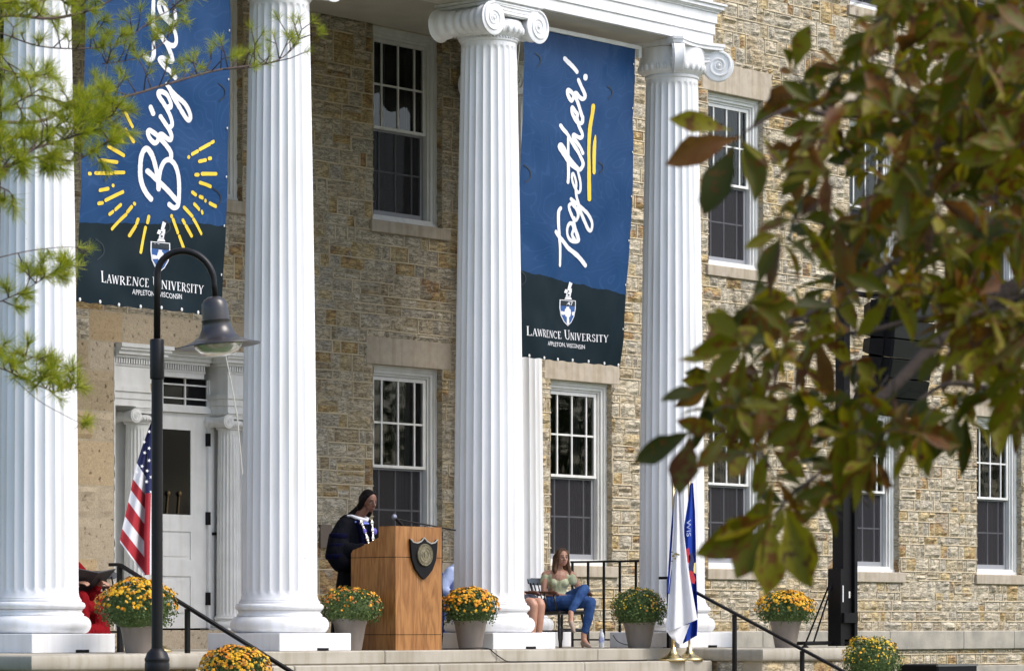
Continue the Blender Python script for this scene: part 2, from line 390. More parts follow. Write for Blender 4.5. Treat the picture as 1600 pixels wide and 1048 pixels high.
# stepped edges of the opening jambs: the ends of the courses
wall = mo.build('wall', M['mortar'], hall); rb.build('pointing', M['pointing'], wall)
for x0, x1, z0, z1 in open_:
    for side in (0, 1):
        z = z0
        while z < z1 - .02:
            h = min(rnd.uniform(.12, .22), z1 - z); e = rnd.uniform(-.002, .012)
            xx = x0 if side == 0 else x1
            n = 4; sd_ = rnd.random() * 99; vs = []
            for i in range(4):
                for k in range(n + 1):
                    Z = z + .006 + (h - .012) * i / 3; Y = YW - .006 + .20 * k / n
                    d = e + .008 * noise.noise(Vector((Y * 14, sd_, Z * 14))) if 0 < i < 3 else -.002
                    vs.append((xx + d * (1 if side == 0 else -1), Y, Z))
            fs = [(i * (n + 1) + k, i * (n + 1) + k + 1, (i + 1) * (n + 1) + k + 1, (i + 1) * (n + 1) + k) for i in range(3) for k in range(n)]
            st.add(vs, fs); z += h
# each opening's four mortar reveals
for x0, x1, z0, z1 in open_:
    rv = MB(); e = .001
    for vs in ([(x0 - e, YW, z0), (x0 - e, YW + .3, z0), (x0 - e, YW + .3, z1), (x0 - e, YW, z1)], [(x1 + e, YW, z0), (x1 + e, YW + .3, z0), (x1 + e, YW + .3, z1), (x1 + e, YW, z1)],
               [(x0, YW, z1), (x1, YW, z1), (x1, YW + .3, z1), (x0, YW + .3, z1)], [(x0, YW, z0), (x1, YW, z0), (x1, YW + .3, z0), (x0, YW + .3, z0)]):
        rv.add(vs, [(0, 1, 2, 3)])
    rv.build('reveal', M['mortar'], wall)
st.build('stonework', M['stone'], wall)
# big pitted blocks of the door piers
pb = MB()
for a, b in piers:
    z = .2; alt = 0
    while z < DZ1 - .05:
        h = min(rnd.uniform(.42, .56) if alt % 2 == 0 else rnd.uniform(.26, .4), DZ1 - z)
        if DZ1 - z - h < .12: h = DZ1 - z
        if alt % 2 == 0: rough_block(pb, a, b, z, z + h, j=.013, bulge=.006, cell=.12)
        else:
            s_ = rnd.uniform(.45, .75); rough_block(pb, a, a + (b - a) * s_, z, z + h, j=.013, bulge=.02, cell=.06); rough_block(pb, a + (b - a) * s_, b, z, z + h, j=.013, bulge=.012, cell=.08)
        z += h; alt += 1
for xa, xb in ((25.05, 25.55), (25.55, 27.1), (27.1, 28.32)): rough_block(pb, xa, xb, DZ1, DZ1 + .34, j=.010, bulge=.006, cell=.12)
pb.build('door_pier', M['pit'], hall)
# water table bands
bd = MB()
for (z0, z1), p in zip(BAND, (.06, .05)):
    x = WX0
    while x < WX1:
        wd = min(rnd.uniform(1.3, 2.1), WX1 - x)
        if x + wd > DX0 and x < DX1 and z1 > 0 and False: pass
        bd.bbox(x + .003, x + wd - .003, YW - p - rnd.uniform(0, .006), YW + .05, z0, z1, .012); x += wd
bd.build('water_table', M['oldstone'], hall)
gb = MB(); gb.box(20.2, 33.2, YW - .075, YW + .02, -.02, .215); gb.build('granite_base', M['pit'], hall)

# ------------------------------------------------------------------ windows
def window(x, z0, z1, fl, i):
    lowlt = M['trim']
    Y = YW
    f = MB()       # casing with a stepped brickmould
    for (w_, y0, y1) in ((.055, .085, .24), (.095, .105, .24), (.125, .135, .24)):
        a = x - HW; b = x + HW
        f.box(a + (w_ - .04), a + w_, Y + y0, Y + y1, z0 + .04, z1); f.box(b - w_, b - (w_ - .04), Y + y0, Y + y1, z0 + .04, z1)
        f.box(a + w_, b - w_, Y + y0, Y + y1, z1 - w_, z1 - (w_ - .045))
    f.box(x - HW, x + HW, Y + .075, Y + .24, z1 - .03, z1 - .001)
    f.box(x - HW, x - HW + .02, Y + .08, Y + .24, z0 + .04, z1 - .03); f.box(x + HW - .02, x + HW, Y + .08, Y + .24, z0 + .04, z1 - .03)
    f.prism([(x - HW, z0 + .0), (x + HW, z0 + .0), (x + HW, z0 + .045), (x - HW, z0 + .045)], Y + .07, Y + .24)
    f.box(x - HW + .02, x + HW - .02, Y + .1, Y + .24, z0 + .045, z0 + .085)
    win = f.build('window', M['trim'], hall)
    if fl == 'upper' and x < 33: win['label'] = 'tall shaded window behind the columns on the upper floor'
    gx0, gx1 = x - HW + .135, x + HW - .135; zm = (z0 + z1) / 2 - .045
    def sash(name, y, a, b, mt, gm, bw):
        s = MB(); st_ = .05; bot = .07 if name == 'lower_sash' else .035
        s.box(gx0, gx0 + st_, y, y + .04, a, b); s.box(gx1 - st_, gx1, y, y + .04, a, b)
        s.box(gx0 + st_, gx1 - st_, y, y + .04, b - .045, b); s.box(gx0 + st_, gx1 - st_, y, y + .04, a, a + bot)
        ia, ib, ja, jb = gx0 + st_, gx1 - st_, a + bot, b - .045
        W_ = ib - ia
        for k in (.165, .5, .835): s.box(ia + W_ * k - bw / 2, ia + W_ * k + bw / 2, y + .006, y + .03, ja, jb)
        zz = (ja + jb) / 2; s.box(ia, ib, y + .009, y + .028, zz - bw / 2, zz + bw / 2)
        so_ = s.build(name, mt, win)
        p = MB(); p.add([(ia, y + .02, ja), (ib, y + .02, ja), (ib, y + .02, jb), (ia, y + .02, jb)], [(0, 1, 2, 3)])
        p.build('pane_upper' if name == 'upper_sash' else 'pane_lower', gm, win)
        if name == 'lower_sash':
            p = MB(); p.add([(ia, y + .002, ja), (ib, y + .002, ja), (ib, y + .002, jb), (ia, y + .002, jb)], [(0, 1, 2, 3)]); p.build('insect_screen', M['mesh'], win)
    sash('upper_sash', Y + .15, zm, z1 - .13, M['trim'], M['glass'], .024)
    sash('lower_sash', Y + .20, z0 + .085, zm + .02, M['sash'], M['screen'], .02)
    # room behind: dark box and cloth
    d = MB(); d.add([(gx0 - .05, Y + .9, z0), (gx1 + .05, Y + .9, z0), (gx1 + .05, Y + .9, z1), (gx0 - .05, Y + .9, z1),
                     (gx0 - .05, Y + .25, z0), (gx1 + .05, Y + .25, z0), (gx1 + .05, Y + .25, z1), (gx0 - .05, Y + .25, z1)],
                    [(0, 1, 2, 3), (0, 4, 5, 1), (3, 2, 6, 7), (0, 3, 7, 4), (1, 5, 6, 2)])
    d.build('room_recess', M['dark'], win)
    c = MB(); r2 = random.Random(i); k0 = r2.uniform(.62, .86) if fl == 'lower' else .9; nn = 50; vs = []
    for k in range(nn + 1):
        X = gx0 + (gx1 - gx0) * (k0 + (1 - k0) * k / nn); Yc = Y + .42 + .006 * math.sin(k * 1.15) + .006 * math.sin(k * .43)
        vs += [(X, Yc, z0 + .1), (X, Yc, z1 - .12)]
    c.add(vs, [(2 * k, 2 * k + 2, 2 * k + 3, 2 * k + 1) for k in range(nn)]); c.build('curtain', M['curtain'], win, smooth=True)
    s = MB(); s.bbox(x - HW - .06, x + HW + .12, Y - .05, Y + .16, z0 - .15, z0 - .002, .008); s.build('window_sill', M['granite'], win)
    s = MB(); s.bbox(x - HW - .12, x + HW + (.16 if fl != 'upper' else .2), Y - .008, Y + .26, z1 + .001, z1 + (.33 if fl == 'lower' else .4), .006)
    s.build('lintel', M['granite'], win)
for i, (x, z0, z1, fl) in enumerate(wins): window(x, z0, z1, fl, i)

# ------------------------------------------------------------------ columns
def shaft_mesh(cx, cy, R0, R1, zb, zt, nf=24, fl=.62, dep=.017, sub=7, nz=16, half=None):
    mb = MB(); n = nf * sub; rs = []
    zs = [zb, zb + .02]; zf0 = zb + .06; zf1 = zt - .05
    zs += [zf0 + k * .012 for k in range(5)]
    zs += [zf0 + .06 + (zf1 - zf0 - .12) * k / nz for k in range(nz + 1)]
    zs += [zf1 - .048 + k * .012 for k in range(5)] + [zt]
    for z in zs:
        t = (z - zb) / (zt - zb); Rr = R0 + (R1 - R0) * (t ** 1.55)
        if z < zb + .05: Rr += .02 * (1 - (z - zb) / .05) ** 2
        e = min(z - zf0, zf1 - z) / .05; e = 0 if e <= 0 else min(1, math.sqrt(max(0, 1 - (1 - min(e, 1)) ** 2)))
        ring = []
        for i in range(n):
            a = 2 * math.pi * i / n; u = (i % sub) / sub
            u = abs(u - .5) / .5 if True else 0
            w_ = .80 * max(e, .001)
            d = dep * e * math.sqrt(max(0, 1 - (u / w_) ** 2)) if u < w_ else 0
            r = Rr - d; ring.append((cx + r * math.cos(a), cy + r * math.sin(a), z))
        rs.append(ring)
    mb.rings(rs); return mb
def tor(rc, zc, h, b, n=9): return [(rc + b * math.cos(-math.pi / 2 + math.pi * k / n), zc + h / 2 * math.sin(-math.pi / 2 + math.pi * k / n)) for k in range(n + 1)]
def base_prof(s=1., r=0.4, z0=.185):
    p = [(r + .03, z0)] + tor(r + .045 * s, z0 + .088 * s, .175 * s, .078 * s) + [(r + .052 * s, z0 + .18 * s), (r + .052 * s, z0 + .195 * s), (r + .036 * s, z0 + .205 * s), (r + .03 * s, z0 + .222 * s), (r + .042 * s, z0 + .235 * s)]
    p += tor(r + .025 * s, z0 + .275 * s, .075 * s, .042 * s) + [(r + .03 * s, z0 + .318 * s), (r + .028 * s, z0 + .335 * s), (r + .01, z0 + .345 * s)]
    return p
def spiral(mb, c, r0, turns, rt, plane, face, sgn=1, a0=math.pi / 2, n=70, inner=.16):
    """raised spiral ridge: plane gives (ux, uz) unit vectors; face is the offset vector"""
    pts = []; rad = []
    for i in range(n + 1):
        t = i / n; a = a0 - sgn * 2 * math.pi * turns * t; r = r0 * (inner ** t) 
        pts.append(Vector(c) + plane[0] * (r * math.cos(a)) + plane[1] * (r * math.sin(a)) + face); rad.append(rt * (1 - .55 * t))
    mb.tube(pts, rad, 6)
def capital_std(cx, cy, zt, s=1.):
    mb = MB(); R1 = .315 * s; zb = zt - .44 * s
    mb.lathe([(R1, zb), (R1 + .014 * s, zb + .012 * s), (R1 + .016 * s, zb + .03 * s), (R1 + .002, zb + .045 * s), (R1 + .03 * s, zb + .06 * s), (R1 + .07 * s, zb + .11 * s), (R1 + .085 * s, zb + .17 * s), (R1 + .06 * s, zb + .24 * s)], (cx, cy), 48)
    for k in range(28):
        a = 2 * math.pi * k / 28; mb.ell((cx + (R1 + .078 * s) * math.cos(a), cy + (R1 + .078 * s) * math.sin(a), zb + .13 * s), (.026 * s, .026 * s, .045 * s), 8, 6)
    for k in range(56):
        a = 2 * math.pi * k / 56; mb.ell((cx + (R1 + .02 * s) * math.cos(a), cy + (R1 + .02 * s) * math.sin(a), zb + .04 * s), (.012 * s,) * 3, 6, 4)
    vz = zt - .235 * s; vx = .385 * s; vr = .19 * s; yf = .40 * s
    for sx in (-1, 1):
        # bolster running front to back with reeds
        prof = []
        for k in range(41):
            y = -yf + 2 * yf * k / 40; u = abs(y) / yf
            r = vr * (.62 + .34 * u ** 2.2) + (.014 * s * abs(math.sin(y / s * 28)) if u < .82 else 0)
            prof.append((r, cy + y))
        prof = [(vr * .9, cy - yf - .012 * s), (vr, cy - yf - .005 * s)] + prof + [(vr, cy + yf + .005 * s), (vr * .9, cy + yf + .012 * s)]
        mb.lathe([(r, y) for r, y in prof], (cx + sx * vx, vz), 36, axis='y')
        for sy in (-1, 1):
            fc = Vector((0, sy * (yf + .012 * s), 0))
            spiral(mb, (cx + sx * vx, cy, vz), vr * .93, 2.6, .018 * s, (Vector((sx, 0, 0)), Vector((0, 0, 1))), fc, 1)
            mb.ell((cx + sx * vx, cy + sy * (yf + .015 * s), vz), (.026 * s, .02 * s, .026 * s), 10, 6)
    # canalis: front and back sagging bands between the volutes
    for sy in (-1, 1):
        n = 16; top = []; bot = []
        for k in range(n + 1):
            u = -1 + 2 * k / n; X = cx + u * vx
            top.append((X, zt - .065 * s - .012 * s * (1 - u * u))); bot.append((X, zt - .145 * s - .035 * s * (1 - u * u) - .0 * s))
        y0, y1 = (cy - yf, cy - yf + .22 * s) if sy < 0 else (cy + yf - .22 * s, cy + yf)
        mb.prism(top + bot[::-1], y0, y1)
        for off, rr in ((0, .016), (.045, .009), (.08, .014)):
            mb.tube([(x, cy + sy * yf, z_ - off * s) for x, z_ in top], rr * s, 6)
    mb.box(cx - .36 * s, cx + .36 * s, cy - .36 * s, cy + .36 * s, zt - .16 * s, zt - .06 * s)
    mb.bbox(cx - .42 * s, cx + .42 * s, cy - .42 * s, cy + .42 * s, zt - .075 * s, zt - .035 * s, .012 * s)
    mb.bbox(cx - .44 * s, cx + .44 * s, cy - .44 * s, cy + .44 * s, zt - .035 * s, zt - .001, .008 * s)
    return mb
def capital_diag(cx, cy, zt):
    mb = MB(); R1 = .315; zb = zt - .44
    mb.lathe([(R1, zb), (R1 + .014, zb + .012), (R1 + .016, zb + .03), (R1 + .002, zb + .045), (R1 + .03, zb + .06), (R1 + .07, zb + .11), (R1 + .085, zb + .17), (R1 + .08, zb + .24), (R1 + .08, zb + .36)], (cx, cy), 48)
    for k in range(28):
        a = 2 * math.pi * k / 28; mb.ell((cx + (R1 + .078) * math.cos(a), cy + (R1 + .078) * math.sin(a), zb + .13), (.026, .026, .045), 8, 6)
    vz = zt - .255; vr = .185; D = .56
    dirs = [Vector((math.cos(a), math.sin(a), 0)) for a in (math.pi / 4, 3 * math.pi / 4, 5 * math.pi / 4, 7 * math.pi / 4)]
    Z = Vector((0, 0, 1)); C0 = Vector((cx, cy, vz))
    for d in dirs:
        if d.x < 0 and d.y > 0: continue
        nrm = d.cross(Z); c = C0 + d * D
        rs = []
        for off, rr in ((-.06, vr * .88), (-.055, vr), (-.03, vr * .97), (.03, vr * .97), (.055, vr), (.06, vr * .88)):
            rs.append([tuple(c + nrm * off + d * (rr * math.cos(2 * math.pi * k / 30)) + Z * (rr * math.sin(2 * math.pi * k / 30))) for k in range(30)])
        mb.rings(rs)
        for sg in (-1, 1):
            spiral(mb, c, vr * .92, 2.5, .016, (d, Z), nrm * (.062 * sg), 1); mb.ell(tuple(c + nrm * .064 * sg), (.024,) * 3, 8, 6)
    for k in (2, 3):
        a = C0 + dirs[k] * (D - .0) + Z * vr * .82; b = C0 + dirs[(k + 1) % 4] * D + Z * vr * .82; mid = (dirs[k] + dirs[(k + 1) % 4]).normalized()
        cc = C0 + mid * .30
        for off, rr in ((0, .018), (-.045, .012), (-.085, .016)):
            pts = []
            for i in range(17):
                u = i / 16; p = a.lerp(b, u); inw = math.sin(math.pi * u); q = p - mid * (.10 * inw) + Z * (off - .045 * inw); pts.append(q)
            mb.tube(pts, rr, 6)
        # web between volutes
        vs = []; 
        for i in range(17):
            u = i / 16; p = a.lerp(b, u); inw = math.sin(math.pi * u)
            vs += [tuple(p - mid * (.10 * inw) + Z * (.03)), tuple(p - mid * (.11 * inw) + Z * (-.095 - .045 * inw)), tuple(Vector((cx, cy, vz)) + mid * .1 + Z * -.0)]
        mb.add(vs, [(3 * i, 3 * i + 3, 3 * i + 4, 3 * i + 1) for i in range(16)])
        vs2 = [v for i, v in enumerate(vs) if i % 3 == 1] + [(cx, cy, vz)]
        mb.add(vs2, [(i, i + 1, 17) for i in range(16)])
    for z0, z1, e in ((zt - .075, zt - .035, 0), (zt - .035, zt - .001, .02)):
        poly = []
        for k in range(4):
            d = dirs[k]; t_ = d.cross(Z)
            A = d * (D + .06 + e) - t_ * .06; B = d * (D + .06 + e) + t_ * .06; dn = dirs[(k + 1) % 4]; t2 = dn.cross(Z)
            nextA = dn * (D + .06 + e) + t2 * .06
            poly.append(B); poly.append(A)
            mid = (d + dn).normalized()
            for i in range(1, 8): u = i / 8; poly.append(A.lerp(nextA, u) - mid * (.085 * math.sin(math.pi * u)))
        mb.rings([[(cx + p.x, cy + p.y, z0) for p in poly], [(cx + p.x, cy + p.y, z1) for p in poly]])
    return mb
CLAB = ['nearest white fluted column at the left edge, behind the pine branches', 'white fluted column between the door and the lectern', 'white fluted column between the lectern and the seated woman', 'white fluted end column with a corner capital of diagonal scrolls']
def column(cx, cy, lab=None, diag=False, slots=True):
    sh = shaft_mesh(cx, cy, .3985, .315, .53, 6.835, nf=24).build('column', M['paint'], hall, smooth=True)
    sh.data.set_sharp_from_angle(angle=R(32))
    if lab: sh['label'] = lab
    b = MB(); b.lathe(base_prof(), (cx, cy), 56); b.build('column_base', M['paint'], sh, angle=40)
    p = MB(); p.bbox(cx - .535, cx + .535, cy - .535, cy + .535, .001, .186, .006); p.build('plinth', M['paint'], sh)
    if slots:
        s = MB(); s.box(cx + .02, cx + .19, cy - .539, cy - .5, .004, .032); s.build('vent_slot', M['black'], sh)
    c = capital_diag(cx, cy, 7.272) if diag else capital_std(cx, cy, 7.272)
    c.build('capital', M['paint'], sh, angle=35)
for i, x in enumerate(COLX): column(x, COLY, CLAB[i], i in (0, 3))
column(31.7, 27.45, None, False, False); column(21.65, 27.45, None, False, False)

# ------------------------------------------------------------------ entablature
e = MB(); X0, X1, YF, YB = 21.3, 32.06, 24.55, 25.25
def beam(o, z0, z1):   # front beam and two returns, projecting by o
    e.bbox(X0 - o, X1 + o, YF - o, YB, z0, z1, .003); e.bbox(X1 - .70, X1 + o - .001, YB, YW - .03, z0, z1, .003); e.bbox(X0 - o + .001, X0 + .70, YB, YW - .03, z0, z1, .003)
beam(0, 7.273, 7.40); beam(.018, 7.401, 7.53); beam(.036, 7.531, 7.655); beam(.055, 7.655, 7.675); beam(.075, 7.676, 7.69); beam(.10, 7.69, 7.735); beam(.125, 7.736, 7.76)
beam(.0, 7.761, 8.45); beam(.08, 8.451, 8.52); beam(.2, 8.521, 8.6); beam(.42, 8.601, 8.75); beam(.5, 8.751, 8.83)
e.build('entablature', M['paint'], hall)
dn = MB(); 
x = X0
while x < X1 + .1: dn.ell((x, YF - .06, 7.702), (.014, .02, .018), 6, 4); x += .045
y = YF
while y < YW: dn.ell((X1 + .06, y, 7.702), (.02, .014, .018), 6, 4); y += .045
dn.build('egg_moulding', M['paint'], hall)
s = MB(); s.box(X0 + .7, X1 - .7, YB, YW - .03, 7.60, 7.66); s.box(X0 + .05, X1 - .05, YF + .06, YB - .06, 7.262, 7.2725); s.build('soffit', M['soffit'], hall)
s = MB(); s.box(X0 - .3, X1 + .3, YF - .3, YW, 8.831, 8.95); s.box(WX0 - .5, WX1 + .5, YW - .6, YW + 13.5, WZ1, WZ1 + .4); s.build('roof', M['trim'], hall)

# ------------------------------------------------------------------ entrance
d = MB()
YD = 28.33; CXO = .73
# side walls and head of the recess
d.box(DX0 + .001, DX0 + .03, YW + .01, YD + .3, .2, DZ1 - .002); d.box(DX1 - .03, DX1 - .001, YW + .01, YD + .3, .2, DZ1 - .002)
d.box(DX0 + .03, DX1 - .03, YW + .4, YD + .3, DZ1 - .02, DZ1 - .002)
d.build('doorway', M['trim'], hall)
door = [o for o in bpy.data.objects if o.name.startswith('doorway')][0]
def ent(mb, x0, x1, y0, y1, side=True):
    # stacked mouldings of the little entablature between y0 (front) and y1
    low = ((0, 2.75, 2.83), (.012, 2.831, 2.91), (.03, 2.911, 2.965), (.0, 2.966, 3.20)) if side else ((0, 3.14, 3.20),)
    for o, z0, z1 in low + ((.012, 3.2005, 3.225), (.05, 3.29, 3.325), (.09, 3.326, 3.37), (.12, 3.371, 3.40), (.14, 3.401, 3.446)):
        mb.box(max(x0 - o, DX0 + .031), min(x1 + o, DX1 - .031), y0 - o, y1, z0, z1)
    mb.box(x0 + .001, x1 - .001, y0 + .001, y1, 3.2255, 3.2895)
    x = max(x0, DX0 + .04)
    while x < x1 - .02: mb.box(x, x + .02, y0 - .035, y0, 3.2262, 3.2885); x += .038
EL, ER = XC - CXO + .17, XC + CXO - .17
m_ = MB(); ent(m_, DX0 + .032, EL, 27.98, YD + .1); ent(m_, ER, DX1 - .032, 27.98, YD + .1); ent(m_, EL + .141, ER - .141, YD - .10, YD + .1, False)
m_.build('door_entablature', M['trim'], door)
for cx in (XC - CXO, XC + CXO):
    sm = shaft_mesh(cx, 28.14, .145, .125, .33, 2.56, nf=20, dep=.010, nz=6, sub=6)
    so_ = sm.build('small_column', M['trim'], door, smooth=True); so_.data.set_sharp_from_angle(angle=R(32))
    b = MB(); b.lathe(base_prof(.42, .145, .235), (cx, 28.14), 30); b.bbox(cx - .2, cx + .2, 27.95, 28.33, .2, .238, .004); b.build('small_column_base', M['trim'], door, angle=40)
    capital_std(cx, 28.14, 2.749, .44).build('small_capital', M['trim'], door, angle=35)
f = MB()
DL, DR = XC - .51, XC + .53
f.box(DX0 + .03, DL - .09, YD - .02, YD + .05, .2, 2.749); f.box(DR + .09, DX1 - .03, YD - .02, YD + .05, .2, 2.749)
f.box(DL - .09, DL, YD - .06, YD + .08, .2, 2.74); f.box(DR, DR + .09, YD - .06, YD + .08, .2, 2.74); f.box(DL - .10, DR + .10, YD - .07, YD + .08, 2.741, 2.80); f.box(DL - .08, DR + .08, YD - .05, YD + .08, 2.801, 2.829)
f.box(EL, EL + .02, YD - .05, YD + .08, 2.83, 3.139); f.box(ER - .02, ER, YD - .05, YD + .08, 2.83, 3.139)
f.build('door_frame', M['trim'], door)
t = MB(); tx0, tx1, tz0, tz1 = EL + .02, ER - .02, 2.83, 3.139
for k in range(4): xx = tx0 + (tx1 - tx0) * k / 3; t.box(xx - .011, xx + .011, YD - .035, YD - .005, tz0, tz1)
for zz in (tz0 + .075, tz1 - .075): t.box(tx0, tx1, YD - .033, YD - .007, zz - .009, zz + .009)
t.build('transom', M['trim'], door)
t = MB(); t.add([(tx0, YD - .015, tz0), (tx1, YD - .015, tz0), (tx1, YD - .015, tz1), (tx0, YD - .015, tz1)], [(0, 1, 2, 3)]); t.box(tx0 - .5, tx1 + .5, YD + .2, YD + .22, .2, DZ1); t.build('transom_glass', mat('dark_transom_glass', (.006, .006, .007), .05, spec=.2), door)
l = MB(); gz0, gz1 = 1.555, 2.54; gx0, gx1 = DL + .23, DR - .25
l.box(DL, gx0, YD - .02, YD + .02, .236, 2.738); l.box(gx1, DR, YD - .02, YD + .02, .236, 2.738); l.box(gx0, gx1, YD - .02, YD + .02, gz1, 2.738)
for z0, z1 in ((1.36, gz0), (.84, 1.03), (.236, .36)): l.box(gx0, gx1, YD - .02, YD + .02, z0, z1)
l.box(gx0, gx1, YD - .006, YD + .012, 1.03, 1.36); l.box(gx0 + .05, gx1 - .05, YD - .015, YD - .006, 1.07, 1.32); l.box(gx0, gx1, YD - .006, YD + .012, .36, .84); l.box(gx0 + .05, gx1 - .05, YD - .015, YD - .006, .41, .79)
leaf = l.build('door_leaf', M['trim'], door)
p = MB(); p.box(gx0, gx1, YD - .006, YD, gz0, gz1); dg = p.build('door_glass', mat('dark_door_glass', (.006, .006, .006), .08, spec=.2), door)
p = MB()
for gx in (gx0 + .20, gx0 + .38):
    p = MB(); p.ell((gx, YD - .03, gz0 + .24), (.024, .018, .032)); p.tube([(gx, YD - .02, gz0 + .22), (gx - .02, YD - .02, gz0 + .01)], .009, 6); p.build('gold_shape_in_glass', M['old_brass'], dg)  # gold shapes added before the pane for those seen within the glass

for hz in (.58, 1.52, 2.44):
    p = MB(); p.box(DR - .015, DR + .028, YD - .066, YD - .021, hz - .075, hz + .075); p.build('hinge', M['black'], door)
p = MB(); p.box(DR + .05, DR + .12, YD - .085, YD - .061, 1.325, 1.36); p.build('latch', M['black'], door)
p = MB(); p.box(DX0 + .03, DX1 - .03, YW - .02, YD + .05, .0, .2); p.build('threshold', M['pit'], door)

# ------------------------------------------------------------------ platform, steps and cheek blocks
YE = 24.24     # front edge of the platform
SX0, SX1 = 22.30, 31.25
def slab_row(mb, x0, x1, y0, y1, z0, z1, lens, b=.02):
    x = x0
    while x < x1 - .01:
        wd = min(rnd.uniform(*lens), x1 - x)
        if x1 - x - wd < .3: wd = x1 - x
        mb.bbox(x + .002, x + wd - .002, y0 + rnd.uniform(0, .003), y1, z0, z1, b); x += wd
pl = MB(); slab_row(pl, 20.1, 33.4, YE + .0, 25.2, -.14, 0, (1.6, 2.4), .012)
for yy in (25.2, 26.1, 27.0): slab_row(pl, 20.1, 33.4, yy + .003, yy + .9 if yy < 27 else YW - .07, -.14, -.0005, (1.2, 1.8), .004)
plat = pl.build('stone_platform', M['concrete'])
tag(plat, 'pale stone platform on which the columns and lectern stand, with steps below its front edge', 'platform')
s = MB()
for k in range(1, 9):
    slab_row(s, SX0 + .01, SX1 - .01, YE - .31 * k, YE - .31 * (k - 1) + .05, -.145 * (k + 1) + .004, -.145 * k + .0, (1.8, 2.6), .012)
s.build('step', M['concrete'], plat)
def cheek(x0, x1, lab):
    o = empty('stair_cheek', ((x0 + x1) / 2, 22.6, -1.35), label=lab, cat='cheek wall')
    cap = MB(); n = 8
    # bullnosed coping stones on the upper and the lower tier
    for y0, y1, zt in ((23.2, YE, 0.), (21.7, 23.24, -.60)):
        x = x0
        ws = [.0, 1.0] if y0 > 22 else [.0, 1.0]
        for a, b in ((x0, x0 + (x1 - x0) * .06), (x0 + (x1 - x0) * .06, x1)) if False else ((x0, x1),):
            rs = []
            for k in range(n + 1):
                t = -math.pi / 2 + math.pi * k / n; e = .03 * (1 - math.cos(t)); z = zt - .075 + .075 * math.sin(t)
                rs.append([(a + e, y0 + e, z), (b - e, y0 + e, z), (b - e, y1 + .0, z), (a + e, y1, z)])
            cap.rings(rs)
    cap.build('coping', M['concrete'], o, angle=40)
    body = MB()
    for y0, y1, zt in ((23.27, YE + .4, -.151), (21.77, 23.2, -.751)): body.box(x0 + .07, x1 - .07, y0, y1, -1.36, zt)
    bo = body.build('cheek_body', M['mortar'], o)
    r = MB()
    z = -1.35
    while z < -.2:
        h = min(rnd.uniform(.13, .2), -.15 - z)
        for yf, zt in ((23.27, -.15), (21.77, -.75)):
            if z + h > zt + .01: continue
            x = x0 + .07
            while x < x1 - .1:
                wd = min(rnd.uniform(.2, .5), x1 - .07 - x); rough_block(r, x, x + wd, z, z + h, y=yf); x += wd
        # left side face, swapped axes
        tmp = MB(); y = 21.8
        while y < YE:
            wd = min(rnd.uniform(.2, .5), YE - y); zt = -.15 if y > 23.2 else -.75
            if z + h <= zt + .01: rough_block(tmp, y, y + wd, z, z + h, y=0)
            y += wd
        r.add([(x0 + .07 + v[1], v[0], v[2]) for v in tmp.v], [f[::-1] for f in tmp.f])
        z += h
    r.build('rubble_facing', M['stone'], bo)
    return o
cheek(20.1, 22.3, 'stone stair side block with rounded coping under the leftmost column')
cheek(31.25, 33.42, 'stone stair side block with rounded coping by the black lift mast')
pb_ = MB(); pb_.box(20.17, 33.33, YE + .03, YW - .1, -1.36, -.141); pb_.build('platform_core', M['mortar'], plat)

# ------------------------------------------------------------------ handrails
def handrail(x, yt, lab, zt=.85, posts=3, sl=.435):
    o = empty('stair_handrail', (x, yt, 0), label=lab, cat='handrail', group='black handrails beside the steps')
    r = MB()
    p = [(x, yt + .14, zt), (x, yt + .02, zt), (x, yt - .02, zt - .01), (x, yt - 3.2, zt - .01 - 3.18 * sl)]
    w_, h_ = .022, .016
    rs = [[(a - w_, b, c - h_), (a + w_, b, c - h_), (a + w_, b, c + h_), (a - w_, b, c + h_)] for a, b, c in p]
    r.rings(rs); r.build('rail', M['black'], o)
    for k in range(posts):
        y = yt - .97 * k; zz = zt - .97 * k * sl - .02; zb = 0 if k == 0 else -.145 * (int((YE - y) / .31) + 1)
        q = MB(); q.box(x - .02, x + .02, y - .02, y + .02, zb, zz); q.box(x - .05, x + .05, y - .05, y + .05, zb, zb + .01); q.build('post', M['black'], o)
    return o
handrail(22.43, 24.57, 'black metal handrail sloping down behind the lamp post, left side of the steps', .87)
handrail(31.07, 24.45, 'black metal handrail sloping down past the two flag stands, right side of the steps', .83, 3, .43)
# side railing between the end column and the wall
o = empty('porch_railing', (32.1, 26.0, 0), label='straight black railing with upright bars behind the seated woman', cat='railing')
r = MB(); r.box(32.08, 32.12, 25.2, 26.82, 1.05, 1.075); r.build('top_rail', M['black'], o)
r = MB(); r.box(32.085, 32.115, 25.2, 26.8, .08, .10); r.build('bottom_rail', M['black'], o)
y = 26.8
k = 0
while y > 25.15:
    r = MB(); r.box(32.088, 32.112, y - .012, y + .012, .0 if k in (0, 4) else .1, 1.05); r.build('baluster', M['black'], o); y -= .255; k += 1

